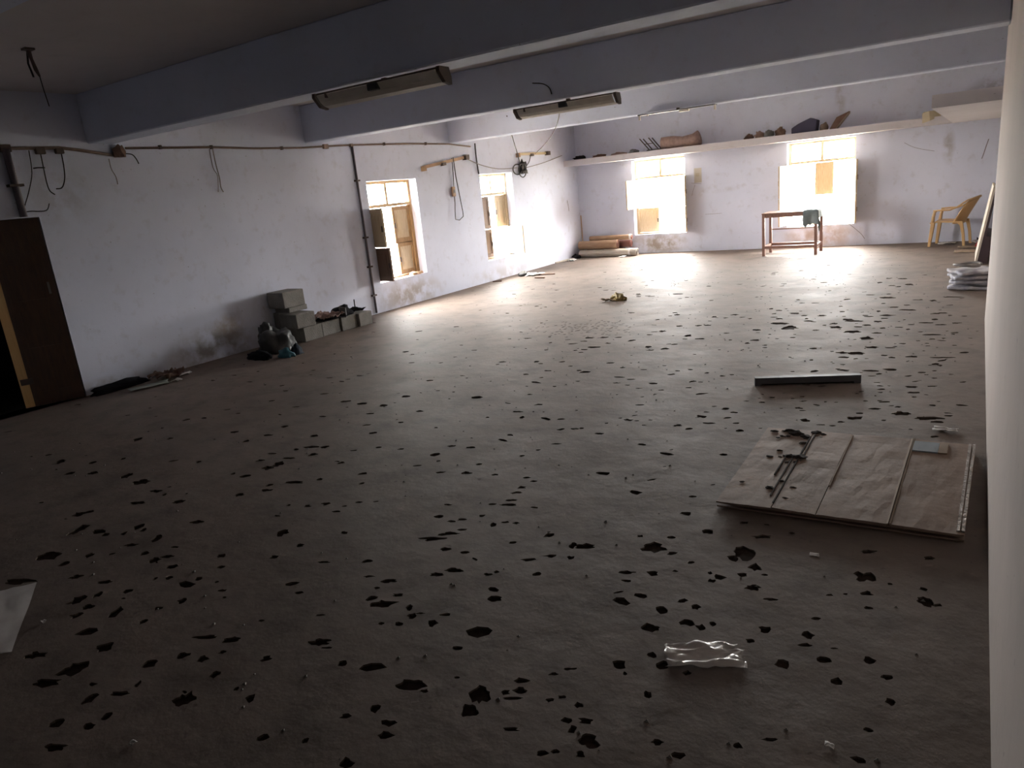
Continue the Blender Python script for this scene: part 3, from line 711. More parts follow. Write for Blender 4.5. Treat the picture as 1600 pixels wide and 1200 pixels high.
# ---- cement blocks against the left wall
def block(x0, x1, y0, y1, z0, z1, lab, rz=0.0):
    w, d, h = x1 - x0, y1 - y0, z1 - z0
    mb = MB().box(-w / 2, w / 2, -d / 2, d / 2, 0, h)
    o = mb.build('cement_block', M_BLOCK, loc=((x0 + x1) / 2, (y0 + y1) / 2, z0), bevel=0.008, rot=(0, 0, rz))
    tag(o, lab, 'block', 'grey cement blocks by the left wall')
xw = -WL + 0.005
block(-7.82, -7.45, 6.30, 6.625, 0, 0.195, 'lower grey block of the two-high pair at the front of the block row')
block(-7.80, -7.44, 6.22, 6.53, 0.196, 0.385, 'upper grey block of the two-high pair in front of the tall stack', R(-3))
block(-7.82, -7.46, 6.632, 6.972, 0, 0.195, 'low grey block under the pinkish rag')
block(-7.80, -7.44, 6.98, 7.285, 0, 0.195, 'low grey block under the black cloth, between two other blocks')
block(-7.78, -7.40, 7.295, 7.56, 0, 0.19, 'end block of the row, nearest to the vertical pipe', R(-0.5))
block(xw, -7.83, 6.25, 6.62, 0, 0.20, 'bottom block of the tall stack against the wall')
block(xw, -7.83, 6.25, 6.62, 0.201, 0.40, 'second block up in the tall stack against the wall')
block(-7.90, -7.62, 6.26, 6.58, 0.402, 0.47, 'thin broken block wedged beneath the topmost block')
block(-7.92, -7.60, 6.18, 6.54, 0.472, 0.685, 'topmost grey block of the tall stack against the left wall')
# rags on the blocks
o = sheet(0.42, 0.34, 0.13, 31, 18, 3.4).build('rag', M_CLOTHP, loc=(-7.60, 6.84, 0.202), smooth=True); tag(o, 'pinkish brown rag heaped on the low cement blocks', 'rag')
o = sheet(0.40, 0.44, 0.03, 37, 12, 2.4).build('plastic_sheet', M_CLOTHD, loc=(-7.58, 6.86, 0.198), smooth=True); tag(o, 'thin black sheet spread under the pinkish rag on the blocks', 'sheet')
o = lump(0.13, 0.15, 0.12, 33, 0.4).build('cloth_bundle', M_CLOTHD, loc=(-7.60, 7.17, 0.197), smooth=True); tag(o, 'black cloth bundle on the cement blocks beside the pinkish rag', 'cloth')
o = MB().box(-0.05, 0.05, -0.012, 0.012, 0, 0.15).build('broken_tile', M_CLOTHG, loc=(-7.47, 7.06, 0.197), rot=(R(18), R(12), R(20))); tag(o, 'small grey shard standing between rag and black bundle', 'shard')
o = sheet(0.26, 0.20, 0.05, 36, 10, 2.0).build('rubber_scrap', M_CLOTHD, loc=(-7.60, 7.42, 0.193), smooth=True); tag(o, 'flat black scrap on the end cement block near the pipe', 'scrap')
o = MB().tube([(-7.56, 7.40, 0.25), (-7.66, 7.50, 0.36)], 0.008, 6).build('stick', M_CLOTHD); tag(o, 'short dark stick poking up from the end cement block', 'stick')
# bag and cyan cloth
bc = fl(432, 552)
e = empty('rubbish_bag', (-7.42, 5.80, 0)); tag(e, 'grey plastic rubbish bag slumped by the left wall below the blocks', 'bag')
lump(0.24, 0.22, 0.31, 71, 0.30, 1.8, 4).build('bag_body', M_BAG, e, smooth=True)
lump(0.08, 0.07, 0.12, 72, 0.45, 2.2).build('tied_neck', M_BAG, e, loc=(-0.07, -0.07, 0.26), smooth=True)
o = lump(0.20, 0.09, 0.09, 73, 0.4, 2).build('dark_rag', M_CLOTHD, loc=(-7.30, 5.43, 0), smooth=True); tag(o, 'black rag on the floor in front of the rubbish bag', 'rag')
c = fl(446, 556)
e = empty('cyan_cloth', (c.x + 0.06, c.y - 0.03, 0)); tag(e, 'cyan blue crumpled cloth beside the rubbish bag', 'cloth')
lump(0.10, 0.07, 0.10, 74, 0.5, 2.0).build('fold', M_CYAN, e, smooth=True)
lump(0.06, 0.08, 0.12, 75, 0.5, 2.0).build('fold', mat('cloth_navy', (0.01, 0.018, 0.03), 0.9), e, loc=(0.03, 0.13, 0), smooth=True)
# litter along the left wall nearer to the door
def at_floor(x, y): p = fl(x, y); return p
c = fl(262, 592); o = sheet(0.34, 0.30, 0.13, 81, 16, 3.4).build('rag', M_CLOTHB, loc=(max(c.x, -7.72), c.y, 0), smooth=True); tag(o, 'reddish brown rag lying by the left wall between door and blocks', 'rag')
c = fl(236, 604); o = sheet(0.16, 0.42, 0.035, 82, 12, 2.2).build('plastic_strip', mat('pale_green_plastic', (0.42, 0.47, 0.42), 0.5, (0.2, 0.22, 0.2), 10), loc=(c.x, c.y, 0), smooth=True, rot=(0, 0, R(-12))); tag(o, 'pale green plastic strip on the floor in front of the brown rag', 'plastic strip')
c = fl(215, 604); o = lump(0.07, 0.30, 0.09, 83, 0.4).build('dark_rag', M_CLOTHD, loc=(-7.84, c.y - 0.12, 0), smooth=True); tag(o, 'long black rag tucked along the foot of the left wall', 'rag')
c = fl(287, 586); o = sheet(0.10, 0.16, 0.04, 84, 8, 2.5).build('paper_scrap', M_PAPER, loc=(c.x, c.y, 0), smooth=True); tag(o, 'white paper scrap at the far side of the reddish brown rag', 'paper')
c = fl(267, 593); o = sheet(0.07, 0.09, 0.03, 85, 8, 2.5).build('paper_scrap', M_PAPER, loc=(c.x + 0.16, c.y - 0.02, 0), smooth=True); tag(o, 'tiny white paper scrap in front of the reddish brown rag', 'paper')

# litter by the left wall below the second window
c = fl(818, 431); o = lump(0.10, 0.12, 0.09, 91, 0.5).build('dark_rag', M_CLOTHG, loc=(c.x, c.y, 0), smooth=True); tag(o, 'small grey rag on the floor under the second left window', 'rag')
c = fl(835, 430); o = sheet(0.28, 0.30, 0.06, 92, 10, 2.6).build('paper_scrap', M_PAPER, loc=(c.x, c.y, 0), smooth=True); tag(o, 'white paper litter on the floor next to the small grey rag', 'paper')
for (xa, ya, xb, yb), lab in zip(((842, 430, 867, 429), (836, 435, 851, 435), (770, 441, 784, 440)),
        ('longer dark stick beside the white litter under the second left window', 'shorter dark stick beside the white litter under the second left window', 'short stick at the foot of the left wall between the windows')):
    a, b = fl(xa, ya), fl(xb, yb)
    o = MB().tube([(a.x, a.y, 0.014), (b.x, b.y, 0.014)], 0.014, 6).build('stick', M_CLOTHB); tag(o, lab, 'stick')
# rubble on the sill of window 1
for k, (yy, xx, r_, lab) in enumerate(((9.30, -8.00, 0.06, 'largest lump of rubble on the first left window sill'), (9.42, -7.99, 0.045, 'middle lump of rubble on the first left window sill'), (9.52, -8.02, 0.035, 'smallest lump of rubble in the sill corner'))):
    o = lump(r_, r_ * 1.2, r_ * 1.1, 95 + k, 0.5, 2.2, 2).build('rubble', M_BATTEN, loc=(xx, yy, LW[0][2]), smooth=False); tag(o, lab, 'rubble')

# ---- rolled mats and poles in the far left corner
def roll(x0, x1, y, z, r_, m, lab, spiral=True, yk=0.0, band=None):
    e = empty('rolled_mat', (x0, y, z)); L_ = x1 - x0
    mb = MB().tube([(0, 0, r_), (L_ * 0.33, yk * 0.33, r_), (L_ * 0.66, yk * 0.66, r_), (L_, yk, r_)], [r_, r_ * 0.97, r_, r_ * 0.98], 14)
    ro_ = mb.build('roll', m, e, smooth=False)
    sp = []
    for k in range(40):
        a = k * 0.45; q = r_ * (0.15 + 0.8 * k / 40); sp.append((L_ + 0.004, yk + q * math.cos(a), r_ + q * math.sin(a)))
    MB().tube(sp, 0.006, 4).build('coiled_end', M_WIREG if m is M_MAT3 else M_MAT2, ro_)
    if band is not None:
        MB().tube([(L_ * band - 0.02, yk * band, r_), (L_ * band + 0.02, yk * band, r_)], r_ * 1.06, 14).build('tie', M_PAPER, ro_)
    tag(e, lab, 'rolled mat', 'rolled mats in the far left corner')
roll(-7.80, -6.36, 15.10, 0.0, 0.085, M_MAT3, 'pale rolled mat lowest in front of the pile in the far corner', yk=-0.02, band=0.88)
roll(-7.70, -6.75, 15.29, 0.0, 0.085, M_MAT2, 'maroon rolled mat at the bottom of the pile against the far wall')
roll(-7.82, -6.85, 15.14, 0.172, 0.10, M_MAT1, 'fat straw coloured rolled mat in the middle of the corner pile')
roll(-7.80, -6.60, 15.33, 0.175, 0.08, M_MAT2, 'maroon rolled mat behind the fat straw one')
roll(-7.60, -6.55, 15.26, 0.345, 0.06, M_MAT1, 'slim straw coloured rolled mat on top of the corner pile', band=0.97)
for (xa, ya, xb, yb, r_), lab in zip(((868, 412, 898, 401, 0.018), (889, 409, 912, 398, 0.015)), ('pale pole on the floor along the foot of the left wall by the mats', 'short pale pole leaning out from the pile of rolled mats')):
    a, b = fl(xa, ya), fl(xb, yb); a.x = max(a.x, -7.9); b.x = max(b.x, -7.85)
    o = MB().tube([(a.x, a.y, r_), (b.x, min(b.y, 14.95), r_)], r_, 8).build('pole', M_MAT3); tag(o, lab, 'pole')
o = lump(0.09, 0.10, 0.10, 99, 0.4).build('dark_rag', M_CLOTHD, loc=(-7.83, 14.92, 0), smooth=True); tag(o, 'black rag in the corner at the end of the rolled mats', 'rag')
o = sheet(0.14, 0.18, 0.07, 98, 8, 2.5).build('paper_scrap', M_PAPER, loc=(fl(880, 411).x + 0.05, 14.45, 0), smooth=True); tag(o, 'white paper litter between the pale poles and the rolled mats', 'paper')
o = sheet(0.16, 0.10, 0.05, 97, 8, 2.5).build('paper_scrap', M_PAPER, loc=(-6.62, 14.86, 0), smooth=True); tag(o, 'white paper litter in front of the pale rolled mat', 'paper')
o = MB().tube([(-7.89, 15.44, 0.0), (-7.90, 15.45, 0.95)], 0.013, 8).build('pole', M_BATTEN); tag(o, 'thin brown pole standing upright in the far left corner', 'pole')

# ---- wooden table frame with a cloth
tx0, tx1, ty0, ty1, th = -3.40, -2.47, 14.20, 14.76, 0.80
t = empty('wooden_table', ((tx0 + tx1) / 2, (ty0 + ty1) / 2, 0)); tag(t, 'reddish brown wooden table frame in front of the bright far window', 'table')
hw, hd = (tx1 - tx0) / 2, (ty1 - ty0) / 2
for sx in (-1, 1):
    for sy in (-1, 1):
        MB().box(sx * hw - 0.025, sx * hw + 0.025, sy * hd - 0.025, sy * hd + 0.025, 0, th - 0.02).build('leg', M_TABLE, t)
for sy in (-1, 1):
    MB().box(-hw + 0.025, hw - 0.025, sy * hd - 0.012, sy * hd + 0.012, th - 0.085, th - 0.02).build('apron', M_TABLE, t)
    MB().box(-hw + 0.025, hw - 0.025, sy * hd - 0.018, sy * hd + 0.018, 0.14, 0.185).build('stretcher', M_TABLE, t)
for sx in (-1, 1):
    MB().box(sx * hw - 0.012, sx * hw + 0.012, -hd + 0.025, hd - 0.025, th - 0.085, th - 0.02).build('apron', M_TABLE, t)
    MB().box(sx * hw - 0.018, sx * hw + 0.018, -hd + 0.025, hd - 0.025, 0.14, 0.185).build('stretcher', M_TABLE, t)
MB().box(-hw + 0.025, hw - 0.025, hd - 0.01, hd + 0.01, 0.44, 0.462).build('rail', M_TABLE, t)
MB().box(-hw - 0.03, hw + 0.03, -hd - 0.03, hd + 0.03, th - 0.02, th).build('table_top', M_TABLE, t)
# cloth hung over the right front corner
mb = MB(); n = 22
W0 = 0.36
for lay in (0.0, 0.006):
    for j in range(n + 1):
        for i in range(n + 1):
            u, v = i / n, j / n
            # runs along x from inside to past the right edge, along y from inside to past the front edge
            x = tx1 - 0.22 + u * 0.34; y = ty0 + 0.40 - v * 0.74
            yl_ = ty0 - 0.034
            z = th
            over = max(0.0, yl_ - y)
            if over > 0:
                y = yl_ - 0.012 - 0.02 * math.sin(u * 9 + 1) * min(1, over * 6) - lay; z = th - over * (0.75 + 0.5 * abs(noise.noise(Vector((u * 4, 0, 3)))))
            else:
                z = th + 0.004 + 0.016 * abs(noise.noise(Vector((u * 5, v * 5, 1)))) + lay
            ox_ = max(0.0, x - (tx1 + 0.034))
            if ox_ > 0:
                x = tx1 + 0.040 + 0.3 * ox_ + lay; z -= ox_ * 1.6
            mb.v.append((x - tx1 + 0.02 * noise.noise(Vector((u * 3, v * 3, 9))), y - ty0, z))
k = n + 1; N0 = k * k
for j in range(n):
    for i in range(n):
        a = j * k + i
        mb.f.append((a, a + 1, a + k + 1, a + k)); mb.f.append((N0 + a, N0 + a + k, N0 + a + k + 1, N0 + a + 1))
o = mb.build('draped_cloth', M_DRAPE, loc=(tx1, ty0, 0), smooth=True); tag(o, 'grey green cloth hanging over the right end of the wooden table', 'cloth')

# ---- tan plastic armchair
ch = empty('plastic_chair', (-0.36, 14.97, 0), R(-11)); tag(ch, 'tan moulded plastic armchair facing left by the far wall', 'chair')
# local: faces -x, width along y
hwid = 0.23
def curved(path, w, t_, name):
    """flat moulded strip along a path in xz at side y"""
    MB().tube(path, [q for q in w], 8, flat=t_).build(name, M_CHAIR, ch, smooth=True)
for sy in (-1, 1):
    y = sy * hwid
    MB().hexa([(-0.30, y * 1.08 - 0.022, 0), (-0.255, y * 1.08 - 0.022, 0), (-0.255, y * 1.08 + 0.022, 0), (-0.30, y * 1.08 + 0.022, 0),
               (-0.27, y - 0.028, 0.43), (-0.205, y - 0.028, 0.43), (-0.205, y + 0.028, 0.43), (-0.27, y + 0.028, 0.43)]).build('leg', M_CHAIR, ch, bevel=0.006)
    prof = [(0.235, 0.0), (0.275, 0.0), (0.255, 0.20), (0.215, 0.43), (0.10, 0.43), (0.175, 0.36), (0.21, 0.22)]
    MB().prism([(px_, y * 1.02 - 0.02, pz_) for px_, pz_ in prof], (0, 0.04, 0)).build('leg', M_CHAIR, ch, bevel=0.004)
    MB().tube([(-0.245, y * 1.05, 0.42), (-0.235, y * 1.10, 0.52), (-0.215, y * 1.13, 0.605), (-0.19, y * 1.14, 0.625)], [0.030, 0.026, 0.024, 0.020], 8).build('arm_post', M_CHAIR, ch, smooth=True)
    MB().tube([(-0.235, y * 1.13, 0.625), (-0.10, y * 1.16, 0.63), (0.02, y * 1.15, 0.63), (0.12, y * 1.1, 0.67), (0.20, y * 0.99, 0.735), (0.27, y * 0.80, 0.785)], [0.026, 0.032, 0.030, 0.028, 0.026, 0.024], 8, flat=0.5).build('armrest', M_CHAIR, ch, smooth=True)
st_ = MB(); n = 10
for lay in (0, -0.022):
    for j in range(n + 1):
        for i in range(n + 1):
            u, v = i / n, j / n * 2 - 1
            x = -0.285 + 0.47 * u; y = v * (hwid + 0.02 - 0.03 * u)
            z = 0.435 - 0.03 * u + 0.018 * v * v - (0.03 * (1 - u) ** 6)
            st_.v.append((x, y, z + lay))
k = n + 1; N0 = k * k
def close(mb_, n_):
    k_ = n_ + 1; N_ = k_ * k_
    for j in range(n_):
        for i in range(n_):
            a = j * k_ + i
            mb_.f.append((a, a + 1, a + k_ + 1, a + k_)); mb_.f.append((N_ + a, N_ + a + k_, N_ + a + k_ + 1, N_ + a + 1))
    for i in range(n_):
        for a, b in ((i, i + 1), (n_ * k_ + i + 1, n_ * k_ + i), ((i + 1) * k_, i * k_), (i * k_ + n_, (i + 1) * k_ + n_)):
            mb_.f.append((a, N_ + a, N_ + b, b))
close(st_, n); st_.build('seat', M_CHAIR, ch, smooth=False)
bk = MB()
for lay in (0, 0.018):
    for j in range(n + 1):
        for i in range(n + 1):
            u, v = i / n, j / n * 2 - 1
            wv = (0.185 + 0.05 * math.sin(u * math.pi * 0.6)) * (1 - 0.42 * max(0, u - 0.72) ** 1.5 / 0.15)
            x = 0.175 + 0.19 * u + 0.03 * u * u - 0.13 * v * v
            z = 0.38 + 0.44 * u - 0.05 * u * v * v
            bk.v.append((x + lay, v * wv, z))
close(bk, n); bk.build('backrest', M_CHAIR, ch, smooth=True)
# vertical slots are read as dark slats of the back
rim = [(0.175 + 0.19 + 0.03 - 0.13 * v * v + 0.008, v * 0.185, 0.822 - 0.05 * v * v) for v in [q / 6 - 1 for q in range(13)]]
MB().tube(rim, 0.02, 8).build('top_rim', M_CHAIR, ch, smooth=True)

# ---- leaning board
bd = empty('leaning_board', (0.045, 12.42, 0)); tag(bd, 'tall board with pale edge leaning on the right wall near the chair', 'board')
# board 1.06 m tall leaning towards +x, runs along y, thickness facing the camera side
th_ = math.atan2(0.155, 1.05)
Mx = Matrix.Rotation(th_, 4, 'Y')
MB().box(-0.028, 0.0, 0.0, 1.3, 0.0, 1.09, Mx).build('pale_side', M_BOARDW, bd)
MB().box(0.001, 0.12, 0.0, 1.3, 0.012, 0.40, Mx).build('dark_base', M_BOARDD, bd)
MB().box(0.001, 0.03, 0.0, 1.3, 0.40, 1.08, Mx).build('dark_face', M_BOARDD, bd)
# litter behind the chair and by the board
c = V(-0.20, 15.05, 0)
for k, (x, y, w, d, h, m, lab) in enumerate(((-0.42, 15.12, 0.26, 0.14, 0.05, M_PAPER, 'white paper heap on the floor under the plastic chair'), (-0.05, 14.42, 0.34, 0.20, 0.04, M_CARDL, 'torn tan cardboard piece on the floor right of the chair legs'),
        (-0.12, 13.95, 0.36, 0.30, 0.02, M_CARDL, 'thin flat cardboard piece on the floor before the leaning board'), (0.10, 14.95, 0.28, 0.22, 0.09, M_SACK, 'folded grey white sack between chair and leaning board'),
        (0.20, 15.22, 0.34, 0.24, 0.16, M_CLOTHD, 'dark cloth heap in the far right corner'))):
    o = sheet(w, d, h, 110 + k, 10, 2.6).build('litter_' + ('paper', 'cardboard', 'cardboard', 'sack', 'cloth')[k], m, loc=(x, y, 0), smooth=True)
    tag(o, lab, ('paper', 'cardboard', 'cardboard', 'sack', 'cloth')[k])
o = lump(0.16, 0.12, 0.22, 117, 0.35).build('red_bag', M_RED, loc=(0.20, 14.45, 0), smooth=True); tag(o, 'red bag half hidden behind the leaning board', 'bag')

# ---- stack of folded sacks with a coil on top
sk = fl(1515, 452)
for k in range(4):
    o = sheet(0.42, 0.42, 0.035, 130 + k, 14, 2.0, thick=0.03).build('folded_sack', M_SACK, loc=(sk.x + 0.02 * (k % 2), sk.y + 0.10 + 0.02 * k, 0.058 * k), smooth=True, rot=(0, 0, R(8 * k)))
    tag(o, ('lowest', 'second lowest', 'third', 'topmost')[k] + ' folded white and blue sack in the stack by the right wall', 'sack', 'folded sacks by the right wall')
ring = [(0.14 * math.cos(a), 0.12 * math.sin(a), 0.02 + 0.01 * math.sin(2 * a)) for a in [2 * math.pi * q / 28 for q in range(27)]]
o = MB().tube(ring, 0.016, 8).build('hose_coil', M_WIREG, loc=(sk.x - 0.04, sk.y + 0.14, 0.262), smooth=True); tag(o, 'grey coil of hose on top of the folded sacks', 'hose')

# ---- things on the loft
ZL = 2.2
def loft_at(x, y=15.1): return at(x, 220, Y=y).x
o = MB().tube([(-5.70, 15.12, ZL + 0.13), (-5.45, 15.12, ZL + 0.125), (-5.25, 15.12, ZL + 0.11), (-5.02, 15.12, ZL + 0.125), (-4.90, 15.12, ZL + 0.15)], [0.12, 0.125, 0.105, 0.12, 0.15], 14).build('sack_roll', M_CLOTHP, smooth=True)
tag(o, 'long tan rolled sack lying on the loft above the left far window', 'rolled sack')
st = empty('upturned_stool', (-5.85, 15.10, ZL)); tag(st, 'upturned stool with thin legs sticking out on the loft beside the rolled sack', 'stool')
MB().box(-0.14, 0.14, -0.13, 0.13, 0.0, 0.03).build('seat', M_CLOTHG, st)
for sx in (-1, 1):
    for sy in (-1, 1):
        MB().tube([(sx * 0.10 , sy * 0.09, 0.028), (sx * 0.10 - 0.20, sy * 0.10, 0.27)], 0.012, 6).build('leg', M_IRON, st)
MB().tube([(-0.2, -0.095, 0.15), (-0.0, -0.095, 0.15)], 0.008, 6).build('rung', M_IRON, st)
loft_lumps = [(905, 0.14, 0.08, M_CLOTHD, 'dark rubble heap at the left end of the loft'), (935, 0.14, 0.06, M_CLOTHB, 'brown rubble heap on the loft next to its left end'), (965, 0.18, 0.05, M_CLOTHP, 'low pinkish rubbish on the loft left of the stool'),
              (990, 0.10, 0.07, M_CLOTHG, 'grey cloth lump on the loft just before the stool'),
              (1170, 0.085, 0.09, M_CLOTHB, 'brown rubbish lump on the loft, leftmost above the right far window'), (1186, 0.085, 0.12, M_CLOTHP, 'pinkish rubbish lump on the loft above the right far window'),
              (1202, 0.085, 0.12, M_CLOTHG, 'greenish grey lump in the loft heap above the right far window'), (1219, 0.09, 0.14, M_CLOTHB, 'brown lump on the loft touching the navy box')]
for k, (px_, w, h, m, lab) in enumerate(loft_lumps):
    o = lump(w, 0.12, h, 150 + k, 0.5, 2.4).build('rubbish_lump', m, loc=(loft_at(px_), 15.08 + 0.03 * (k % 3), ZL), smooth=True); tag(o, lab, 'rubbish', 'rubbish along the loft')
x0 = loft_at(1238); x1 = loft_at(1276)
nb = MB().prism([(x0, 15.0, ZL), (x1, 15.0, ZL), (x1 + 0.02, 15.0, ZL + 0.20), (x1 - 0.10, 15.0, ZL + 0.25), (x0 + 0.12, 15.0, ZL + 0.17), (x0 + 0.0, 15.0, ZL + 0.10)], (0, 0.28, 0)).build('navy_box', M_NAVY, bevel=0.01)
tag(nb, 'dark navy slumped box on the loft above the right far window', 'box')
o = lump(0.07, 0.10, 0.14, 170, 0.3).build('tan_bundle', M_CARDL, loc=(loft_at(1287), 15.12, ZL), smooth=True); tag(o, 'small tan bundle on the loft right of the navy box', 'bundle')
fe = empty('open_carton', (loft_at(1303), 15.0, ZL)); tag(fe, 'torn brown carton standing open on the loft beside the tan bundle', 'carton')
MB().hexa([(-0.07, 0, 0), (0.03, 0, 0), (0.03, 0.2, 0), (-0.07, 0.2, 0), (0.05, 0.0, 0.20), (0.26, 0, 0.28), (0.26, 0.2, 0.28), (0.05, 0.2, 0.20)]).build('carton_body', M_CLOTHB, fe)
MB().hexa([(0.035, -0.01, 0), (0.05, -0.01, 0), (0.05, 0.2, 0), (0.035, 0.2, 0), (0.24, -0.01, 0.25), (0.26, -0.01, 0.255), (0.26, 0.2, 0.255), (0.24, 0.2, 0.25)]).build('open_flap', M_CARDL, fe)
o = MB().hexa([(-0.11, -0.02, -0.09), (0.0, -0.02, -0.06), (0.16, 0.12, 0.0), (-0.10, 0.12, 0.0), (-0.12, -0.02, 0.07), (-0.02, -0.02, 0.10), (0.16, 0.12, 0.10), (-0.10, 0.12, 0.10)]).build('yellow_box', mat('cream_card', (0.62, 0.54, 0.38), 0.7), loc=(-0.78, 14.845, ZL + 0.002))
tag(o, 'cream coloured box end hanging over the loft edge near the right wall', 'box')

# ---- tube light fittings on the beams
def fitting(name, y, x0, x1, lab, big, z=2.545):
    e = empty(name, ((x0 + x1) / 2, y, z)); hl = (x1 - x0) / 2
    tag(e, lab, 'light fitting', 'tube light fittings on the beams')
    MB().box(-hl, hl, -0.085, 0.03, -0.012, 0.0).build('mounting_channel', M_IRON if big else M_STEEL, e)
    if big:
        # trough reflector open towards the viewer
        pr = [(-0.090, -0.014), (-0.060, -0.060), (-0.030, -0.085), (0.020, -0.100), (0.020, -0.106), (-0.032, -0.092), (-0.066, -0.066), (-0.098, -0.018)]
        MB().prism([(-hl + 0.03, a, b) for a, b in pr], (2 * hl - 0.06, 0, 0)).build('reflector', M_WHITE, e)
        MB().box(-0.05, 0.05, -0.108, -0.060, -0.062, -0.013).build('ballast', M_BLACK, e, bevel=0.006)
        MB().box(-hl + 0.12, -hl + 0.135, -0.104, -0.06, -0.045, -0.013).build('starter', M_IRON, e)
        for s in (-1, 1):
            MB().prism([(s * hl - 0.012, a, b) for a, b in ((-0.104, 0.0), (0.0, 0.0), (0.022, -0.06), (0.022, -0.112), (-0.05, -0.098), (-0.108, -0.03))], (0.03, 0, 0)).build('end_holder', M_IRON, e)
    else:
        for s in (-1, 1):
            MB().box(s * (hl - 0.012) - 0.012, s * (hl - 0.012) + 0.012, -0.05, -0.02, -0.075, -0.012).build('end_holder', M_WHITE, e)
        MB().box(0.05, 0.19, -0.06, -0.01, -0.04, -0.012).build('ballast', M_WHITE, e)
        MB().box(-hl + 0.13, -hl + 0.15, -0.05, -0.02, -0.03, -0.012).build('starter', M_WHITE, e)
    MB().box(-0.02, 0.02, 0.03, 0.062, -0.010, 0.03).build('bracket', M_IRON, e)
    return e
fitting('tube_light_fitting', 4.25, -4.33, -3.12, 'largest rusty tube light fitting with white reflector on nearest full beam', True)
fitting('tube_light_fitting', 7.25, -4.39, -3.18, 'middle tube light fitting with white reflector and wire hanging from it', True, 2.55)
fitting('tube_light_fitting', 10.58, -4.32, -3.17, 'farthest bare tube fitting with two small end holders, no reflector', False, 2.575)

# ---- wall batten lights on the left wall
def batten(a, b, lab, m):
    d = (b - a); e = empty('wall_batten', a); tag(e, lab, 'wall batten', 'wall battens on the left wall')
    dn = d.normalized(); up = Vector((0, 0, 1))
    def bar(t0, t1, o0, o1, z0, z1, name, mt):
        p = []
        for z in (z0, z1):
            for t, o_ in ((t0, o0), (t1, o0), (t1, o1), (t0, o1)):
                q = dn * t + Vector((o_, 0, z)); p.append(q)
        MB().hexa(p).build(name, mt, e)
    L_ = d.length
    bar(0.04, L_ - 0.04, -0.035, 0.0, -0.025, 0.025, 'wooden_strip', m)
    bar(0.0, 0.05, -0.035, 0.05, -0.06, 0.02, 'lamp_holder', M_BATTEN)
    bar(L_ - 0.10, L_, -0.035, 0.05, -0.045, 0.035, 'lamp_holder', M_IRON)
    bar(L_ * 0.40, L_ * 0.48, -0.02, 0.03, -0.05, 0.0, 'starter', M_IRON)
    return e
batten(lw(660, 262, 0.037), lw(730, 245, 0.037), 'slanting wooden lamp batten on the left wall between the two windows', M_BATTEN)
batten(lw(808, 241, 0.037), lw(857, 239, 0.037), 'small pale lamp batten on the left wall beyond the second window', mat('pale_batten', (0.55, 0.44, 0.28), 0.6))

# ---- conduits, pipes and wires
def wire(name, pts, r_, m, lab, cat='wire', seg=6, group=None):
    P = [Vector(p) for p in pts]
    out = []
    n_ = len(P)
    for i in range(n_ - 1):
        p0_, p1_, p2_, p3_ = P[max(i - 1, 0)], P[i], P[i + 1], P[min(i + 2, n_ - 1)]
        for k_ in range(5):
            t_ = k_ / 5
            out.append(0.5 * ((2 * p1_) + (p2_ - p0_) * t_ + (2 * p0_ - 5 * p1_ + 4 * p2_ - p3_) * t_ ** 2 + (3 * p1_ - p0_ - 3 * p2_ + p3_) * t_ ** 3))
    out.append(P[-1])
    o = MB().tube(out, r_, seg).build(name, m, smooth=True)
    return tag(o, lab, cat, group)
wo = 0.02
cd = empty('wall_conduit', (-WL + wo, 3.3, 2.55)); tag(cd, 'brown conduit pipe running along the top of the left wall', 'conduit')
def rel(p, e_): return Vector(p) - e_.location
pts = [lw(-20, 233, wo), lw(0, 232, wo), lw(92, 231, wo), lw(120, 234, wo), lw(180, 243, wo)]
MB().tube([rel(p, cd) for p in pts], 0.016, 8).build('pipe_run', M_COND, cd, smooth=True)
pts = [lw(196, 231.5, wo), lw(330, 230, wo), lw(400, 232, wo), lw(470, 231, wo), lw(508, 228.5, wo), lw(548, 226.5, wo), lw(640, 224.5, wo), lw(700, 225, wo), lw(735, 229, wo)]
MB().tube([rel(p, cd) for p in pts], 0.013, 8).build('pipe_run', M_COND, cd, smooth=True)
for (x, y, s) in ((7, 232, 0.05), (62, 236, 0.045), (92, 236, 0.04), (508, 229, 0.045), (548, 227, 0.03)):
    p = rel(lw(x, y, wo), cd); MB().box(p.x - 0.017, p.x + 0.03, p.y - s, p.y + s, p.z - s * 0.7, p.z + s * 0.7).build('junction_box', M_COND if x > 100 else M_IRON, cd, bevel=0.006)
p = rel(lw(184, 237, wo), cd)
lump(0.03, 0.07, 0.12, 201, 0.5, 2.2).build('junction_box', M_CLOTHB, cd, loc=(p.x + 0.03, p.y, p.z - 0.06))
for (x, y) in ((250, 230), (330, 230), (440, 231.5), (600, 225), (665, 224.5)):
    p = rel(lw(x, y, wo), cd); MB().box(p.x - 0.018, p.x + 0.02, p.y - 0.012, p.y + 0.012, p.z - 0.022, p.z + 0.022).build('clip', M_IRON, cd)
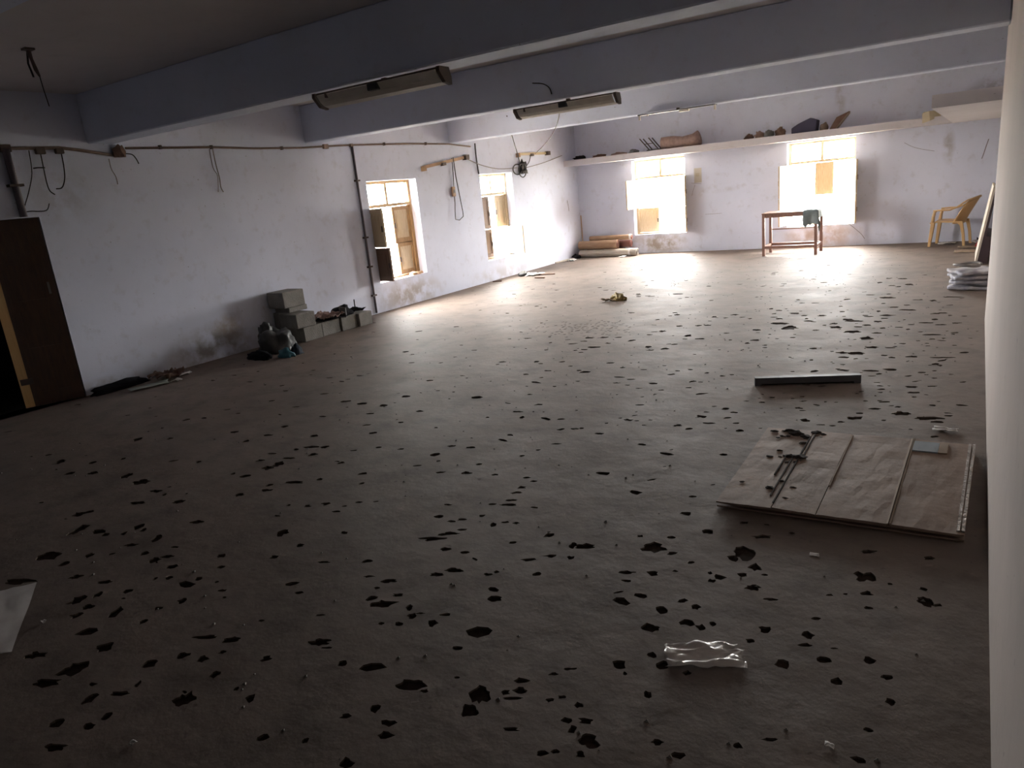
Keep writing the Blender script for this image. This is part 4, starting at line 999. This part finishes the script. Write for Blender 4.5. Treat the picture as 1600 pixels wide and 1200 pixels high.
# vertical pipes
def vpipe(y, z0, z1, r_, m, lab, clips):
    e_ = empty('vertical_pipe', (-WL + r_ + 0.004, y, z0)); tag(e_, lab, 'pipe')
    MB().tube([(0, 0, 0), (0, 0, z1 - z0)], r_, 10).build('pipe', m, e_, smooth=True)
    for z in clips: MB().box(-r_ - 0.004, r_ + 0.004, -r_ - 0.03, r_ + 0.03, z - z0 - 0.012, z - z0 + 0.012).build('clip', M_IRON, e_)
vpipe(8.21, 0.02, 2.555, 0.017, M_PIPE, 'thin grey pipe running down the left wall beside the first window', (2.05, 1.2, 0.75, 0.3))
vpipe(3.505, 1.90, 2.54, 0.034, M_PIPE, 'thick dark pipe dropping from the conduit to the door top', (2.2,))
o = wire('hanging_wire', [lw(45, 235, .02), lw(50, 270, .03), lw(45, 300, .03), lw(38, 328, .02), lw(50, 330, .02), lw(72, 329, .02), lw(77, 318, .02)], 0.005, M_WIRE, 'black wire dropping from the conduit down to the door top corner')
o = wire('hanging_wire', [lw(63, 238, .02), lw(68, 262, .03), lw(73, 285, .03), lw(78, 298, .03), lw(86, 304, .03)], 0.006, M_WIRE, 'black wire dangling beside the door wire, second from the left')
o = wire('hanging_wire', [lw(96, 240, .02), lw(100, 262, .03), lw(101, 280, .03), lw(97, 293, .03), lw(88, 295, .03)], 0.006, M_WIRE, 'black looped wire end under the conduit, right of the dangling pair')
o = wire('hanging_wire', [lw(52, 263, .02), lw(60, 262, .03), lw(70, 262, .02)], 0.007, M_WIRE, 'short black crossbar wire between the two dangling wires')
o = wire('hanging_wire', [lw(190, 240, .02), lw(205, 241, .03), lw(212, 247, .03), lw(217, 256, .03)], 0.006, M_WIRE, 'short black wire stub curling from the broken junction')
o = wire('hanging_wire', [lw(170, 248, .02), lw(174, 264, .02), lw(181, 276, .02), lw(184, 288, .02)], 0.005, M_WIREG, 'thin grey wire hanging under the broken junction')
o = wire('hanging_wire', [lw(332, 231, .02), lw(337, 256, .03), lw(343, 278, .03), lw(345, 292, .03), lw(349, 300, .03)], 0.007, M_WIREG, 'grey wire hanging down the left wall mid way along the conduit')
o = wire('hanging_wire', [lw(327, 233, .02), lw(333, 262, .02), lw(340, 275, .02), lw(341, 300, .02)], 0.005, M_WIREG, 'paler thin wire hanging just left of the grey one')
o = wire('hanging_wire', [lw(742, 224, .02), lw(744, 245, .03), lw(748, 272, .02)], 0.012, M_WIRE, 'black cable dropping to the top corner of the second left window')
# switch pendant
pe = empty('pendant_switch', lw(706, 248, 0.03)); tag(pe, 'pendant switch on a looped cord hanging from the slanting wall batten', 'switch')
def rp(pts_): return [rel(p, pe) for p in pts_]
MB().tube(rp([lw(706, 247, .03), lw(708, 270, .035), lw(709, 292, .035)]), 0.008, 6).build('cord', M_WIRE, pe)
MB().tube(rp([lw(708, 246, .04), lw(712, 275, .045), lw(718, 305, .045), lw(723, 330, .045), lw(724, 338, .045), lw(718, 344, .045), lw(712, 343, .045), lw(711, 330, .045), lw(711, 318, .045), lw(710, 306, .04)]), 0.008, 6).build('cord', M_WIRE, pe)
p = rel(lw(708.5, 299, .04), pe)
MB().box(p.x - 0.02, p.x + 0.02, p.y - 0.045, p.y + 0.045, p.z - 0.09, p.z + 0.08).build('switch_body', M_BATTEN, pe, bevel=0.01)
sw_ = pe.children[-1]
MB().box(p.x + 0.019, p.x + 0.028, p.y - 0.018, p.y + 0.018, p.z - 0.03, p.z + 0.03).build('rocker', M_WIREG, sw_)
# bundle of cables
be = empty('cable_bundle', lw(815, 262, 0.06)); tag(be, 'tangled black cable bundle hanging below the small pale batten', 'cable bundle')
lump(0.05, 0.11, 0.24, 211, 0.6, 2.6).build('knot', M_WIRE, be, loc=(0, 0.05, -0.12))
loop = [(0.02, -0.20 + 0.17 * math.cos(a), -0.03 + 0.10 * math.sin(a)) for a in [2 * math.pi * q / 20 for q in range(21)]]
MB().tube(loop, 0.013, 6).build('loop', M_WIRE, be)
loop = [(0.05, -0.06 + 0.14 * math.cos(a), -0.06 + 0.13 * math.sin(a)) for a in [2 * math.pi * q / 20 for q in range(21)]]
MB().tube(loop, 0.011, 6).build('loop', M_WIRE, be)
o = wire('hanging_cable', [at(792, 181, Y=10.62), at(798, 205, Y=11.3), at(806, 232, Y=12.2), lw(813, 256, .08)], 0.009, M_WIRE, 'black cable sagging from the farthest beam down to the cable bundle')
o = wire('hanging_cable', [at(875, 168, Y=7.24), at(872, 188, Y=8.2), at(864, 208, Y=9.6), at(851, 226, Y=11.3), lw(836, 240, .06)], 0.006, M_WIRE, 'thin dark cable swinging from the middle light fitting to the small batten')
o = wire('hanging_cable', [lw(727, 247, .04), lw(752, 258, .06), lw(780, 264, .06), lw(808, 262, .05)], 0.008, M_WIREG, 'grey cable strung between the slanting batten and the cable bundle')
o = wire('hanging_cable', [lw(822, 262, .05), lw(850, 254, .05), lw(878, 243, .03)], 0.007, M_WIREG, 'grey cable running from the cable bundle to the far corner')
o = wire('hanging_cable', [lw(829, 242, .05), lw(827, 252, .06), lw(822, 260, .06)], 0.009, M_WIRE, 'short black cable from the small batten into the bundle')
o = wire('hanging_cable', [at(862, 147, Y=7.27), at(858, 137, Y=7.28), at(848, 131, Y=7.29), at(832, 130, Y=7.295)], 0.006, M_WIRE, 'short black wire curling on the middle beam above its fitting')
# hook and wire on the ceiling near the viewer
hk = empty('ceiling_hook', (-6.14, 3.06, ZC)); tag(hk, 'dark ceiling hook with a tuft of wires above the door', 'hook')
MB().box(-0.035, 0.035, -0.035, 0.035, -0.015, 0.0).build('cover_plate', M_IRON, hk)
MB().tube([(0, 0, -0.02), (0.015, 0, -0.08), (0.0, 0.02, -0.15), (0.03, 0.02, -0.20)], [0.018, 0.012, 0.015, 0.008], 8).build('hook_rod', M_IRON, hk)
MB().tube([(0.03, 0.02, -0.195), (0.04, 0.02, -0.30), (0.04, 0.03, -0.42)], 0.004, 6).build('wire_end', M_WIRE, hk)
MB().tube([(-0.02, 0, -0.02), (-0.05, 0, -0.10), (-0.02, 0.0, -0.20)], 0.008, 6).build('wire_end', M_WIRE, hk)
# paper notice on the back wall
a, b = bw(1084, 286), bw(1097, 262)
e = empty('paper_notice', ((a.x + b.x) / 2, DB - 0.003, a.z)); tag(e, 'small yellowed paper notice stuck on the far wall beside the left far window', 'notice')
MB().box(-0.08, 0.08, -0.002, 0.002, 0, 0.30).build('paper', M_NOTE, e)
MB().box(-0.05, 0.03, -0.004, -0.002, 0.13, 0.20).build('print_patch', mat('notice_print', (0.50, 0.44, 0.33), 0.8), e)
# cracks and pencil-like scratches in plaster, thin real grooves filled dark
def crack(pts_, lab, r_=0.008):
    o_ = wire('crack', pts_, r_ * 0.6, M_CRACK, lab, 'crack', 5)
    for k_ in ('label', 'category', 'kind'): del o_[k_]
    o_.parent = wl if 'left wall' in lab else wb
crack([bw(1413, 223, .001), bw(1425, 229, .001), bw(1440, 233, .001), bw(1460, 236, .001)], 'long faint dark crack in the far wall left of the loft corner', 0.006)
crack([bw(1545, 217, .001), bw(1541, 228, .001), bw(1537, 240, .001), bw(1534, 248, .001)], 'steep dark crack in the far wall above the chair', 0.012)
crack([bw(1327, 350, .001), bw(1337, 358, .001), bw(1346, 366, .001), bw(1351, 373, .001)], 'diagonal crack below the right corner of the right far window', 0.008)
crack([bw(1080, 286, .001), bw(1096, 287, .001)], 'short level crack just below the paper notice', 0.006)
crack([bw(1086, 289, .001), bw(1083, 298, .001), bw(1081, 306, .001)], 'short steep crack under the paper notice', 0.006)
crack([bw(1102, 335, .001), bw(1115, 334, .001), bw(1128, 333, .001)], 'level scratch on the far wall between the two far windows', 0.005)
crack([lw(886, 313, .001), lw(888, 322, .001), lw(889, 330, .001)], 'short dark crack in the left wall near the far corner', 0.010)
